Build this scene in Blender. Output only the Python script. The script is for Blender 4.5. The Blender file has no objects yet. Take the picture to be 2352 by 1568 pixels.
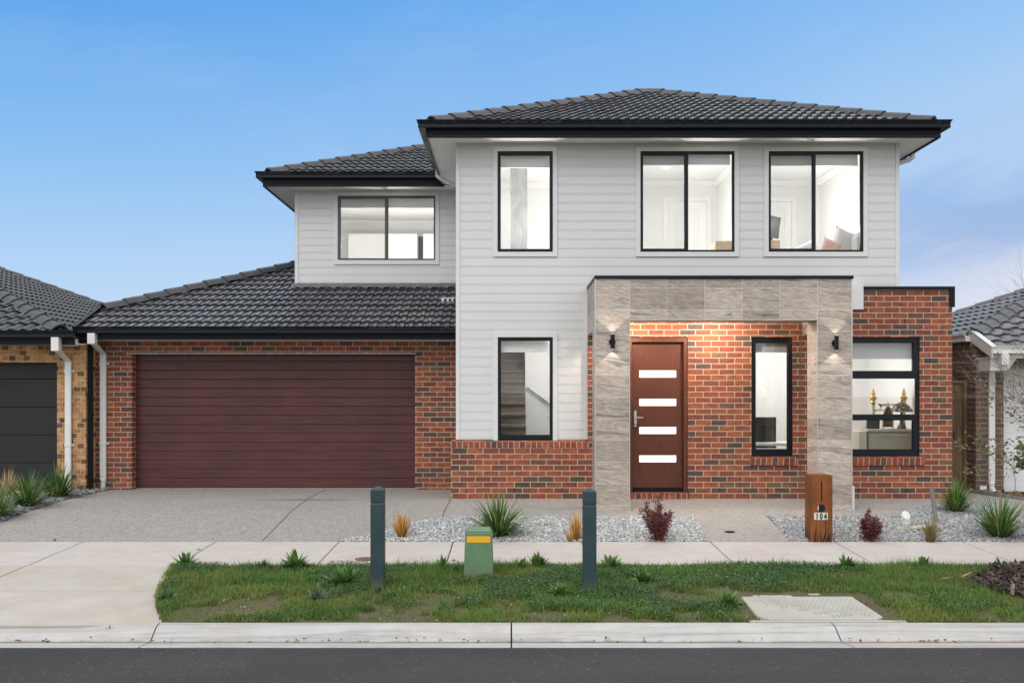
import bpy, bmesh, math, random
import numpy as np
from mathutils import Vector, Matrix

random.seed(7)
RNG = np.random.default_rng(11)
scene = bpy.context.scene
COL = scene.collection
R = math.radians

# ---- survey of the place: distances read off the photograph, camera at the origin, +Y towards the house ----
FOC, CX, HY, CAMH = 2287.0, 1176.0, 900.0, 1.63
def S(Y): return FOC / Y
def X(x, Y): return (x - CX) * Y / FOC
def Z(y, Y): return CAMH + (HY - y) * Y / FOC

GZ = [(-400, -.45), (-6, -.36), (-.5, -.34), (3.5, -.27), (7.64, -.325), (7.88, -.352), (8.17, -.27), (10.49, -.19), (11.85, -.147),
      (13.87, -.02), (15.2, 0), (17, -.035), (22, -.03), (500, -.03)]
_gy = [p[0] for p in GZ]; _gv = [p[1] for p in GZ]
def gz(y): return float(np.interp(y, _gy, _gv))
def G(x, y):
    """the point of the ground seen at survey pixel x, y"""
    Y = 12.0
    for _ in range(60):
        Y = .5 * Y + .5 * (CAMH - gz(Y)) * FOC / (y - HY)
    return X(x, Y), Y

# ---------------------------------------------------------------- object helpers
def wloc(o):
    v = Vector((0, 0, 0))
    while o is not None:
        v += o.location; o = o.parent
    return v

def thing(name, label, cat, loc=(0, 0, 0), group=None):
    o = bpy.data.objects.new(name, None); COL.objects.link(o)
    o.empty_display_size = .1
    o.location = loc; o['label'] = label; o['category'] = cat
    if group: o['group'] = group
    return o

def tag(o, label, cat, group=None):
    o['label'] = label; o['category'] = cat
    if group: o['group'] = group
    return o

def kind(o, k):
    o['kind'] = k
    return o

class MB:
    def __init__(self): self.v = []; self.f = []
    def add(self, vs, fs):
        n = len(self.v); self.v += [tuple(p) for p in vs]; self.f += [tuple(i + n for i in f) for f in fs]
        return self
    def box(self, x0, x1, y0, y1, z0, z1):
        return self.add([(x0, y0, z0), (x1, y0, z0), (x1, y1, z0), (x0, y1, z0), (x0, y0, z1), (x1, y0, z1), (x1, y1, z1), (x0, y1, z1)],
                        [(0, 3, 2, 1), (4, 5, 6, 7), (0, 1, 5, 4), (1, 2, 6, 5), (2, 3, 7, 6), (3, 0, 4, 7)])
    def taper(self, x0, x1, y0, y1, z0, z1, i, j=None):
        j = i if j is None else j
        return self.add([(x0, y0, z0), (x1, y0, z0), (x1, y1, z0), (x0, y1, z0), (x0 + i, y0 + j, z1), (x1 - i, y0 + j, z1), (x1 - i, y1 - j, z1), (x0 + i, y1 - j, z1)],
                        [(0, 3, 2, 1), (4, 5, 6, 7), (0, 1, 5, 4), (1, 2, 6, 5), (2, 3, 7, 6), (3, 0, 4, 7)])
    def quad(self, a, b, c, d): return self.add([a, b, c, d], [(0, 1, 2, 3)])
    def prism(self, poly, d, fn):
        """poly of 2D points swept by d along the third axis; fn(u, v, w) -> xyz"""
        n = len(poly)
        vs = [fn(u, v, d[0]) for u, v in poly] + [fn(u, v, d[1]) for u, v in poly]
        fs = [tuple(range(n))[::-1], tuple(range(n, 2 * n))] + [(i, (i + 1) % n, n + (i + 1) % n, n + i) for i in range(n)]
        return self.add(vs, fs)
    def tube(self, pts, rad, n=8, cap=True):
        pts = [Vector(p) for p in pts]
        rs = rad if isinstance(rad, (list, tuple)) else [rad] * len(pts)
        vs = []; fs = []; up = None
        for i, p in enumerate(pts):
            d = (pts[min(i + 1, len(pts) - 1)] - pts[max(i - 1, 0)]).normalized()
            if up is None: up = d.orthogonal().normalized()
            up = (up - d * up.dot(d)).normalized(); sd = d.cross(up)
            for k in range(n):
                a = 2 * math.pi * k / n
                vs.append(p + (up * math.cos(a) + sd * math.sin(a)) * rs[i])
        for i in range(len(pts) - 1):
            for k in range(n):
                fs.append((i * n + k, i * n + (k + 1) % n, (i + 1) * n + (k + 1) % n, (i + 1) * n + k))
        if cap:
            fs.append(tuple(range(n))[::-1]); fs.append(tuple(range((len(pts) - 1) * n, len(pts) * n)))
        return self.add(vs, fs)
    def lathe(self, c, prof, n=20):
        """prof of (radius, z) turned about the vertical through c"""
        vs = []; fs = []
        for r, z in prof:
            for k in range(n):
                a = 2 * math.pi * k / n
                vs.append((c[0] + r * math.cos(a), c[1] + r * math.sin(a), c[2] + z))
        for i in range(len(prof) - 1):
            for k in range(n):
                fs.append((i * n + k, i * n + (k + 1) % n, (i + 1) * n + (k + 1) % n, (i + 1) * n + k))
        fs.append(tuple(range(n))[::-1]); fs.append(tuple(range((len(prof) - 1) * n, len(prof) * n)))
        return self.add(vs, fs)
    def plate(self, x0, x1, z0, z1, y0, y1, holes=()):
        """upright plate facing -Y with rectangular holes (xa, xb, za, zb)"""
        xs = sorted({x0, x1, *[min(max(h[i], x0), x1) for h in holes for i in (0, 1)]})
        zs = sorted({z0, z1, *[min(max(h[i], z0), z1) for h in holes for i in (2, 3)]})
        nx, nz = len(xs) - 1, len(zs) - 1
        solid = [[not any(h[0] < (xs[i] + xs[i + 1]) / 2 < h[1] and h[2] < (zs[j] + zs[j + 1]) / 2 < h[3] for h in holes) for j in range(nz)] for i in range(nx)]
        base = len(self.v); W = nz + 1; off = (nx + 1) * W
        self.v += [(x, y0, z) for x in xs for z in zs] + [(x, y1, z) for x in xs for z in zs]
        def vi(i, j, k): return base + k * off + i * W + j
        for i in range(nx):
            for j in range(nz):
                if not solid[i][j]: continue
                self.f.append((vi(i, j, 0), vi(i + 1, j, 0), vi(i + 1, j + 1, 0), vi(i, j + 1, 0)))
                self.f.append((vi(i, j, 1), vi(i, j + 1, 1), vi(i + 1, j + 1, 1), vi(i + 1, j, 1)))
                if i == 0 or not solid[i - 1][j]: self.f.append((vi(i, j, 0), vi(i, j + 1, 0), vi(i, j + 1, 1), vi(i, j, 1)))
                if i == nx - 1 or not solid[i + 1][j]: self.f.append((vi(i + 1, j, 0), vi(i + 1, j, 1), vi(i + 1, j + 1, 1), vi(i + 1, j + 1, 0)))
                if j == 0 or not solid[i][j - 1]: self.f.append((vi(i, j, 0), vi(i, j, 1), vi(i + 1, j, 1), vi(i + 1, j, 0)))
                if j == nz - 1 or not solid[i][j + 1]: self.f.append((vi(i, j + 1, 0), vi(i + 1, j + 1, 0), vi(i + 1, j + 1, 1), vi(i, j + 1, 1)))
        return self
    def build(self, name, m, parent=None, smooth=False, bevel=0, seg=1, fix=True):
        off = wloc(parent) if parent is not None else Vector((0, 0, 0))
        me = bpy.data.meshes.new(name)
        vs = self.v
        org = Vector((0, 0, 0))
        if parent is None and vs:   # top-level mesh: origin at the middle of its base
            xs = [p[0] for p in vs]; ys = [p[1] for p in vs]; zs = [p[2] for p in vs]
            org = Vector(((min(xs) + max(xs)) / 2, (min(ys) + max(ys)) / 2, min(zs)))
        off = off + org
        me.from_pydata([(p[0] - off.x, p[1] - off.y, p[2] - off.z) for p in vs], [], self.f)
        if fix:
            bm = bmesh.new(); bm.from_mesh(me); bmesh.ops.recalc_face_normals(bm, faces=bm.faces); bm.to_mesh(me); bm.free()
        return finish(name, me, m, parent, org, smooth, bevel, seg)

def finish(name, me, m, parent=None, org=(0, 0, 0), smooth=False, bevel=0, seg=1):
    for mm in (m if isinstance(m, (list, tuple)) else [m]): me.materials.append(mm)
    o = bpy.data.objects.new(name, me); COL.objects.link(o)
    o.parent = parent; o.location = org
    if smooth:
        me.polygons.foreach_set('use_smooth', np.ones(len(me.polygons), bool))
    if bevel:
        b = o.modifiers.new('bevel', 'BEVEL'); b.width = bevel; b.segments = seg; b.limit_method = 'ANGLE'; b.angle_limit = R(40)
    me.update()
    return o

def np_mesh(name, V, F, m, parent=None, col=None, org=(0, 0, 0), smooth=False):
    """V (n,3) and F (m,k) arrays to one mesh, optional per-vertex colour"""
    org = Vector(org)
    off = np.array(wloc(parent) + org) if parent is not None else np.array(org)
    V = np.asarray(V, np.float32) - off.astype(np.float32); F = np.asarray(F, np.int32)
    me = bpy.data.meshes.new(name)
    me.vertices.add(len(V)); me.vertices.foreach_set('co', V.ravel())
    k = F.shape[1]
    me.loops.add(F.size); me.loops.foreach_set('vertex_index', F.ravel())
    me.polygons.add(len(F)); me.polygons.foreach_set('loop_start', np.arange(0, F.size, k, dtype=np.int32))
    me.update(calc_edges=True)
    if col is not None:
        a = me.color_attributes.new('tint', 'FLOAT_COLOR', 'POINT')
        c = np.ones((len(V), 4), np.float32); c[:, :3] = col
        a.data.foreach_set('color', c.ravel())
    return finish(name, me, m, parent, org, smooth)

def copy_tree(o, parent=None):
    c = o.copy(); COL.objects.link(c); c.parent = parent
    for ch in list(o.children): copy_tree(ch, c)
    return c

def vnoise(x, y, seed=0, scale=1.0):
    r = np.random.default_rng(seed); T = r.random((64, 64))
    x = np.asarray(x) * scale + 1000; y = np.asarray(y) * scale + 1000
    xi = np.floor(x).astype(int); yi = np.floor(y).astype(int); fx = x - xi; fy = y - yi
    fx = fx * fx * (3 - 2 * fx); fy = fy * fy * (3 - 2 * fy)
    a = T[xi % 64, yi % 64]; b = T[(xi + 1) % 64, yi % 64]; c = T[xi % 64, (yi + 1) % 64]; d = T[(xi + 1) % 64, (yi + 1) % 64]
    return (a * (1 - fx) + b * fx) * (1 - fy) + (c * (1 - fx) + d * fx) * fy
def fbm(x, y, seed=0, scale=1.0):
    return (vnoise(x, y, seed, scale) * .55 + vnoise(x, y, seed + 1, scale * 2.1) * .28 + vnoise(x, y, seed + 2, scale * 4.4) * .17)

# ---------------------------------------------------------------- materials
class NT:
    def __init__(self, name):
        self.m = bpy.data.materials.new(name); self.m.use_nodes = True
        self.t = self.m.node_tree; self.t.nodes.clear()
        self.out = self.t.nodes.new('ShaderNodeOutputMaterial')
        self.b = self.t.nodes.new('ShaderNodeBsdfPrincipled')
        self.t.links.new(self.b.outputs[0], self.out.inputs[0])
    def n(self, typ, props=None, **ins):
        nd = self.t.nodes.new('ShaderNode' + typ)
        for k, v in (props or {}).items(): setattr(nd, k, v)
        for k, v in ins.items():
            self.put(nd.inputs[int(k[1:])] if k[0] == '_' and k[1:].isdigit() else nd.inputs[k.replace('_', ' ')], v)
        return nd
    def put(self, sock, v):
        if isinstance(v, bpy.types.NodeSocket): self.t.links.new(v, sock)
        elif isinstance(v, bpy.types.Node): self.t.links.new(v.outputs[0], sock)
        elif isinstance(v, tuple) and len(v) == 3 and sock.type == 'RGBA': sock.default_value = (*v, 1)
        else: sock.default_value = v
    def pos(self): return self.n('NewGeometry').outputs['Position']
    def math(self, op, a, b=0.0, clamp=False): return self.n('Math', {'operation': op, 'use_clamp': clamp}, _0=a, _1=b).outputs[0]
    def mix(self, f, a, b, mode='MIX'):
        nd = self.n('Mix', {'data_type': 'RGBA', 'blend_type': mode})
        self.put(nd.inputs[0], f); self.put(nd.inputs[6], a); self.put(nd.inputs[7], b)
        return nd.outputs[2]
    def ramp(self, f, stops, interp='LINEAR'):
        nd = self.n('ValToRGB'); cr = nd.color_ramp; cr.interpolation = interp
        while len(cr.elements) < len(stops): cr.elements.new(.5)
        for e, (p, c) in zip(cr.elements, stops):
            e.position = p; e.color = (*c, 1) if isinstance(c, tuple) else (c, c, c, 1)
        self.put(nd.inputs[0], f)
        return nd.outputs[0]
    def scaled(self, v, s):
        return self.n('VectorMath', {'operation': 'MULTIPLY'}, _0=v, _1=s).outputs[0]
    def noise(self, v, scale, detail=4, rough=.6, dist=0):
        return self.n('TexNoise', None, Vector=v, Scale=scale, Detail=detail, Roughness=rough, Distortion=dist)
    def bump(self, h, strength=.3, dist=.01):
        self.put(self.b.inputs['Normal'], self.n('Bump', None, Strength=strength, Distance=dist, Height=h).outputs[0])
    def done(self, color=None, rough=None, metal=None, spec=None):
        if color is not None: self.put(self.b.inputs['Base Color'], color)
        if rough is not None: self.put(self.b.inputs['Roughness'], rough)
        if metal is not None: self.b.inputs['Metallic'].default_value = metal
        if spec is not None: self.b.inputs['Specular IOR Level'].default_value = spec
        return self.m

def paint(name, col, rough=.45, var=.10, scale=2.5, bump=.0, metal=0, fine=60, spec=.5):
    t = NT(name); p = t.pos()
    a = t.noise(p, scale, 5, .65).outputs[0]; b = t.noise(p, fine, 3, .6).outputs[0]
    k = t.math('ADD', t.math('MULTIPLY', a, .7), t.math('MULTIPLY', b, .3))
    lo = tuple(c * (1 - var) for c in col); hi = tuple(min(1, c * (1 + var)) for c in col)
    c = t.ramp(k, [(.3, lo), (.7, hi)])
    r = t.ramp(a, [(.3, max(0, rough - .06)), (.7, min(1, rough + .06))])
    if bump: t.bump(b, bump, .004)
    return t.done(c, r, metal, spec)

def tinted(name, rough=.6, trans=0.0, spec=.3):
    """colour carried by the mesh's own tint attribute, with a little noise"""
    t = NT(name)
    a = t.n('Attribute', {'attribute_name': 'tint'}).outputs['Color']
    k = t.ramp(t.noise(t.pos(), 40, 3).outputs[0], [(.3, .82), (.7, 1.12)])
    c = t.mix(1.0, a, k, 'MULTIPLY')
    t.done(c, rough, spec=spec)
    if trans:
        tr = t.n('BsdfTranslucent', None, Color=c)
        mx = t.n('MixShader', None, _0=trans, _1=t.b.outputs[0], _2=tr.outputs[0])
        t.t.links.new(mx.outputs[0], t.out.inputs[0])
    return t.m

def brick(name, stops, mortar, bw=.24, bh=.086, ms=.0052, u0=0.0, v0=0.0, offset=.5, soldier=False, bump=.5):
    t = NT(name); p = t.pos()
    s = t.n('SeparateXYZ', None, _0=p)
    u = t.math('ADD', t.math('ADD', s.outputs[0], s.outputs[1]), u0)
    v = t.math('ADD', s.outputs[2], v0)
    # hand-laid: slight wander of the joints
    w = t.noise(p, 9, 2, .5).outputs['Color']
    w = t.scaled(t.n('VectorMath', {'operation': 'SUBTRACT'}, _0=w, _1=(.5, .5, .5)).outputs[0], (.006, .006, 0))
    c = t.n('CombineXYZ', None, _0=u, _1=v, _2=0.0).outputs[0]
    c = t.n('VectorMath', {'operation': 'ADD'}, _0=c, _1=w).outputs[0]
    br = t.n('TexBrick', {'offset': offset, 'offset_frequency': 2, 'squash': 1.0}, Vector=c, Color1=(0, 0, 0), Color2=(1, 1, 1), Mortar=(0, 0, 0),
             Scale=1.0, Mortar_Size=ms, Mortar_Smooth=.25, Bias=0.0, Brick_Width=bw, Row_Height=bh)
    face = t.ramp(br.outputs['Color'], stops, 'CONSTANT')
    # kiln marks: darker cloud inside the brick, grain and light specks
    cl = t.noise(t.scaled(p, (1, 1, 2.5)), 7, 5, .7, .6).outputs[0]
    face = t.mix(t.ramp(cl, [(.44, 0.0), (.60, .75)]), face, t.mix(.75, face, (.060, .042, .038)))
    gr = t.noise(p, 110, 3, .7).outputs[0]
    face = t.mix(1.0, face, t.ramp(gr, [(.25, .72), (.75, 1.22)]), 'MULTIPLY')
    sp = t.n('TexVoronoi', None, Vector=p, Scale=26.0).outputs['Distance']
    face = t.mix(t.ramp(sp, [(.0, .7), (.10, 0.0)]), face, (.55, .42, .33))
    mo = t.mix(1.0, mortar, t.ramp(t.noise(p, 25, 4).outputs[0], [(.3, .75), (.7, 1.1)]), 'MULTIPLY')
    col = t.mix(br.outputs['Fac'], face, mo)
    h = t.math('ADD', t.math('MULTIPLY', br.outputs['Fac'], -1.0), t.math('MULTIPLY', gr, .25))
    t.bump(h, bump, .008)
    return t.done(col, .85, spec=.25)

def glass(name, tint=(.98, .985, .985), refl=.022, rough=.0):
    t = NT(name)
    tr = t.n('BsdfTransparent', None, Color=tint); gl = t.n('BsdfGlossy', None, Roughness=rough, Color=(1, 1, 1))
    lw = t.n('LayerWeight', None, Blend=.12).outputs['Fresnel']
    f = t.math('ADD', t.math('MULTIPLY', lw, .5), refl, True)
    mx = t.n('MixShader', None, _0=f, _1=tr.outputs[0], _2=gl.outputs[0])
    t.t.links.new(mx.outputs[0], t.out.inputs[0])
    return t.m

def glow(name, col, e):
    t = NT(name); t.b.inputs['Emission Color'].default_value = (*col, 1); t.b.inputs['Emission Strength'].default_value = e
    return t.done(col, .4)

M = {}
RED = [(0, (.30, .080, .044)), (.16, (.245, .066, .041)), (.30, (.345, .102, .050)), (.46, (.205, .062, .042)), (.58, (.315, .094, .048)), (.70, (.26, .074, .045)), (.78, (.115, .066, .054)), (.85, (.155, .076, .054)), (.91, (.085, .060, .058)), (.96, (.20, .105, .060))]
M['brick'] = brick('red_brick', RED, (.52, .44, .33), ms=.0058)
M['brick_sill'] = brick('red_brick_on_edge', RED, (.52, .44, .33), bw=.087, bh=5.0, v0=2.0, offset=0)
TAN = [(0, (.53, .29, .135)), (.25, (.47, .245, .105)), (.5, (.57, .33, .165)), (.68, (.42, .22, .10)), (.82, (.17, .10, .06)), (.95, (.10, .065, .045))]
M['brick_tan'] = brick('tan_brick', TAN, (.52, .37, .21), u0=.07, bw=.12)
BRN = [(0, (.155, .105, .080)), (.3, (.14, .095, .075)), (.6, (.17, .118, .09)), (.8, (.125, .088, .07))]
M['brick_brown'] = brick('brown_brick', BRN, (.36, .30, .215), u0=.11)
M['board'] = paint('weatherboard_paint', (.605, .61, .612), .5, .035, 1.5)
M['trimw'] = paint('trim_paint', (.625, .63, .635), .45, .03, 1.5)
M['soffit'] = paint('soffit_paint', (.88, .865, .84), .6, .03, 1.2)
M['pvc'] = paint('downpipe_paint', (.66, .655, .64), .35, .06, 5)
M['black'] = paint('dark_steel_paint', (.0065, .0085, .0145), .4, .15, 3, spec=.18)
M['winframe'] = paint('window_frame_paint', (.006, .0075, .012), .34, .2, 6, spec=.3)
M['winbronze'] = paint('bronze_frame_paint', (.085, .078, .072), .4, .1, 6)
M['gutterw'] = paint('pale_gutter_paint', (.66, .66, .65), .35, .05, 4)
M['white'] = paint('interior_wall_paint', (.80, .80, .78), .7, .015, .8)
M['ceil'] = paint('interior_ceiling_paint', (.84, .84, .83), .8, .01, .8)
M['floorin'] = paint('interior_floor', (.45, .42, .38), .7, .1, 4)
M['carpet'] = paint('stair_carpet', (.145, .122, .100), .95, .30, 14, .6, fine=180)
M['door'] = NT('front_door_timber')
def wood(name, base, dark, axis, stretch=14, rough=.4, amount=1.0, sc=3.0):
    t = NT(name); p = t.pos()
    k = {'x': (1, stretch, stretch), 'y': (stretch, 1, stretch), 'z': (stretch, stretch, 1)}[axis]
    q = t.scaled(p, k)
    a = t.noise(q, sc, 6, .65, .4).outputs[0]; b = t.noise(p, 1.3, 3).outputs[0]
    c = t.ramp(a, [(.30, dark), (.62, base)])
    c = t.mix(1.0, c, t.ramp(b, [(.3, .85), (.7, 1.12)]), 'MULTIPLY')
    t.bump(a, .12 * amount, .003)
    return t.done(c, t.ramp(a, [(.3, rough + .08), (.7, rough - .04)]), spec=.4)
M['door'] = wood('front_door_timber', (.105, .030, .014), (.070, .020, .010), 'z', 10, .38)
M['garage'] = wood('garage_door_sapele', (.092, .028, .026), (.052, .018, .018), 'x', 16, .42, 1, 1.1)
M['garage_black'] = wood('garage_door_black', (.014, .015, .018), (.008, .0085, .011), 'x', 16, .45, 1, 1.1)
M['garage_white'] = paint('garage_door_white', (.66, .67, .68), .4, .04, 3)
M['fence'] = wood('fence_timber', (.20, .135, .075), (.075, .050, .030), 'z', 12, .8, 2, 2.5)
M['stake'] = wood('weathered_timber', (.25, .24, .225), (.10, .095, .09), 'z', 12, .85, 2, 3)
M['oak'] = wood('pale_oak', (.55, .40, .25), (.44, .30, .18), 'x', 9, .5)
def rooftile(name, col, r0=.24, sp=.95):
    t = NT(name); p = t.pos()
    a = t.noise(p, 3.1, 5, .6).outputs[0]; b = t.noise(p, 45, 4, .7).outputs[0]
    c = t.mix(1.0, t.ramp(a, [(.3, tuple(x * .80 for x in col)), (.7, tuple(x * 1.2 for x in col))]), t.ramp(b, [(.3, .9), (.7, 1.1)]), 'MULTIPLY')
    tone = t.n('Attribute', {'attribute_name': 'tone'}).outputs['Fac']     # each tile weathers a little differently
    c = t.mix(1.0, c, t.ramp(tone, [(0, 1.0), (.01, .72), (1, 1.34)]), 'MULTIPLY')
    st = t.noise(t.scaled(p, (5, 1, .6)), 1.2, 4, .6).outputs[0]
    c = t.mix(t.ramp(st, [(.56, 0.0), (.75, .3)]), c, (.10, .098, .09))
    t.bump(b, .10, .002)
    return t.done(c, t.ramp(a, [(.3, r0), (.7, r0 + .09)]), spec=sp)
M['tile'] = rooftile('charcoal_roof_tile', (.046, .046, .055))
M['ridge'] = rooftile('charcoal_ridge_cap', (.034, .034, .039), .42, .45)
M['tile_left'] = rooftile('neighbour_charcoal_roof_tile', (.034, .035, .041), .40, .5)
M['tile_grey'] = rooftile('grey_roof_tile', (.070, .072, .082))
M['ridge_grey'] = rooftile('grey_ridge_cap', (.085, .085, .092), .45, .45)
def portal_tile():
    t = NT('travertine_porcelain_tile'); p = t.pos()
    s = t.n('SeparateXYZ', None, _0=p)
    u = t.math('ADD', t.math('SUBTRACT', s.outputs[0], X(302 / 2.0638 * .8279 + 1324.6, 13.87)), 0.0)
    u = t.math('ADD', u, t.math('MULTIPLY', t.math('SUBTRACT', s.outputs[1], 13.87), 1.0))
    v = t.math('SUBTRACT', s.outputs[2], Z((122 / 2.0638 + 740) * .8279, 13.87))
    c = t.n('CombineXYZ', None, _0=u, _1=v, _2=0.0).outputs[0]
    br = t.n('TexBrick', {'offset': 0.0, 'offset_frequency': 2}, Vector=c, Color1=(0, 0, 0), Color2=(1, 1, 1), Mortar=(0, 0, 0),
             Scale=1.0, Mortar_Size=.0026, Mortar_Smooth=.1, Bias=0.0, Brick_Width=.524, Row_Height=.3025)
    rnd = t.n('SeparateColor', None, _0=br.outputs['Color']).outputs[0]
    of = t.n('CombineXYZ', None, _0=t.math('MULTIPLY', rnd, 37.0), _1=t.math('MULTIPLY', rnd, 91.0), _2=t.math('MULTIPLY', rnd, 53.0)).outputs[0]
    # veins run along the tile, tilted a touch
    q = t.n('CombineXYZ', None, _0=u, _1=t.math('ADD', t.math('MULTIPLY', v, 6.5), t.math('MULTIPLY', u, .7)), _2=0.0).outputs[0]
    q = t.n('VectorMath', {'operation': 'ADD'}, _0=q, _1=of).outputs[0]
    a = t.noise(q, 1.5, 9, .68, .6).outputs[0]; b = t.noise(q, 8, 7, .75, .6).outputs[0]
    c1 = t.ramp(a, [(.32, (.10, .105, .115)), (.39, (.20, .185, .175)), (.44, (.36, .31, .265)), (.50, (.49, .44, .39)), (.55, (.34, .255, .195)), (.61, (.52, .475, .425)), (.70, (.22, .205, .20))])
    c1 = t.mix(t.ramp(t.math('FRACT', t.math('MULTIPLY', rnd, 7.3)), [(.2, 0.0), (.9, .45)]), c1, t.mix(.5, c1, (.30, .235, .19)))
    c1 = t.mix(t.ramp(b, [(.46, 0.0), (.60, .6)]), c1, (.20, .175, .16))
    c1 = t.mix(1.0, c1, t.ramp(rnd, [(0, .86), (1, 1.28)]), 'MULTIPLY')
    col = t.mix(br.outputs['Fac'], c1, (.60, .58, .55))
    t.bump(t.math('ADD', t.math('MULTIPLY', br.outputs['Fac'], -1.0), t.math('MULTIPLY', b, .3)), .25, .004)
    return t.done(col, .5, spec=.4)
M['ptile'] = portal_tile()
M['alu'] = paint('aluminium_angle', (.55, .55, .54), .35, .05, 8, metal=.6)
M['chrome'] = paint('brushed_chrome', (.62, .62, .62), .22, .05, 20, metal=1)
M['glass'] = glass('window_glass')
M['glass_out'] = glass('window_glass_reflective', refl=.05)
def screen_mat():
    t = NT('insect_screen_mesh')
    tr = t.n('BsdfTransparent', None, Color=(.92, .92, .92)); df = t.n('BsdfDiffuse', None, Color=(.30, .30, .30))
    nz = t.ramp(t.noise(t.pos(), 300, 1).outputs[0], [(.3, .16), (.7, .30)])
    mx = t.n('MixShader', None, _0=nz, _1=tr.outputs[0], _2=df.outputs[0])
    t.t.links.new(mx.outputs[0], t.out.inputs[0])
    return t.m
M['screen'] = screen_mat()
def frosted():
    t = NT('frosted_door_glass')
    t.b.inputs['Emission Color'].default_value = (1, .97, .93, 1); t.b.inputs['Emission Strength'].default_value = 1.0  # emission stands in for light from the hall behind the door
    k = t.noise(t.pos(), 30, 3).outputs[0]
    return t.done(t.ramp(k, [(.3, (.72, .72, .71)), (.7, (.8, .8, .79))]), .25)
M['frost'] = frosted()
M['blind_grey'] = paint('grey_blind_fabric', (.40, .40, .395), .8, .03, 3)
M['blind'] = paint('roller_blind_fabric', (.86, .85, .83), .8, .02, 3)

def concrete(name, base, rust=(.42, .33, .25), scale=1.0, stain=.5, rough=.85, cool=(.36, .35, .34)):
    t = NT(name); p = t.pos()
    a = t.noise(p, .9 * scale, 6, .65, .5).outputs[0]; b = t.noise(p, 5 * scale, 5, .7).outputs[0]
    g = t.noise(p, 160, 3, .7).outputs[0]; d = t.noise(t.scaled(p, (.35, 2.2, 1)), 2.3 * scale, 5, .7, .4).outputs[0]
    c = t.mix(t.ramp(a, [(.38, 0.0), (.72, stain)]), base, rust)
    c = t.mix(t.ramp(d, [(.52, 0.0), (.72, stain * .8)]), c, cool)
    c = t.mix(1.0, c, t.ramp(b, [(.25, .90), (.75, 1.07)]), 'MULTIPLY')
    c = t.mix(1.0, c, t.ramp(g, [(.25, .90), (.75, 1.08)]), 'MULTIPLY')
    sp = t.n('TexVoronoi', None, Vector=p, Scale=6.0).outputs['Distance']
    c = t.mix(t.ramp(sp, [(.0, .45), (.028, 0.0)]), c, (.12, .10, .085))
    t.bump(t.math('ADD', g, t.math('MULTIPLY', b, .5)), .15, .004)
    return t.done(c, rough, spec=.2)
M['path'] = concrete('footpath_concrete', (.470, .434, .408), (.40, .335, .285), 1.0, .62, cool=(.42, .395, .38))
M['apron'] = concrete('crossover_concrete', (.445, .412, .372), (.375, .31, .24), .9, .72)
def kerb_mat():
    t = NT('kerb_concrete'); p = t.pos()
    b = t.noise(p, 5, 5, .7).outputs[0]; g = t.noise(p, 160, 3, .7).outputs[0]
    st = t.noise(t.scaled(p, (.25, 4.5, 9)), 2.2, 6, .72, .8).outputs[0]
    bl = t.noise(p, .8, 4, .6).outputs[0]
    c = t.mix(t.ramp(st, [(.47, 0.0), (.62, .8)]), (.45, .435, .415), (.27, .275, .285))
    c = t.mix(t.ramp(bl, [(.45, 0.0), (.75, .5)]), c, (.42, .36, .30))
    # dirt gathers along the water line of the channel
    s = t.n('SeparateXYZ', None, _0=p)
    dl = t.math('ABSOLUTE', t.math('ADD', t.math('SUBTRACT', s.outputs[1], 7.885), t.math('MULTIPLY', t.math('SUBTRACT', b, .5), .06)))
    c = t.mix(t.ramp(dl, [(.008, .85), (.04, 0.0)]), c, (.17, .13, .10))
    c = t.mix(1.0, c, t.ramp(b, [(.25, .88), (.75, 1.08)]), 'MULTIPLY')
    c = t.mix(1.0, c, t.ramp(g, [(.25, .88), (.75, 1.08)]), 'MULTIPLY')
    t.bump(g, .15, .004)
    return t.done(c, .85, spec=.2)
M['kerb'] = kerb_mat()
def asphalt():
    t = NT('asphalt'); p = t.pos()
    a = t.noise(t.scaled(p, (.6, 1, 1)), 1.1, 5, .6).outputs[0]; g = t.noise(p, 55, 4, .8).outputs[0]
    v = t.n('TexVoronoi', None, Vector=p, Scale=70.0)
    cr = t.n('SeparateColor', None, _0=v.outputs['Color']).outputs[0]
    c = t.ramp(g, [(.25, (.031, .0297, .0302)), (.55, (.044, .0418, .0423)), (.8, (.059, .0565, .0572))])
    c = t.mix(t.ramp(cr, [(.975, 0.0), (.99, .32)]), c, (.22, .205, .19))
    w_ = t.noise(t.scaled(p, (.12, 2.4, 1)), 1.3, 4, .6).outputs[0]     # faint wheel tracks and wear along the road
    c = t.mix(1.0, c, t.ramp(w_, [(.3, .90), (.7, 1.10)]), 'MULTIPLY')
    c = t.mix(1.0, c, t.ramp(a, [(.3, .86), (.7, 1.14)]), 'MULTIPLY')
    t.bump(g, .5, .006)
    return t.done(c, .86, spec=.25)
M['asphalt'] = asphalt()
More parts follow.
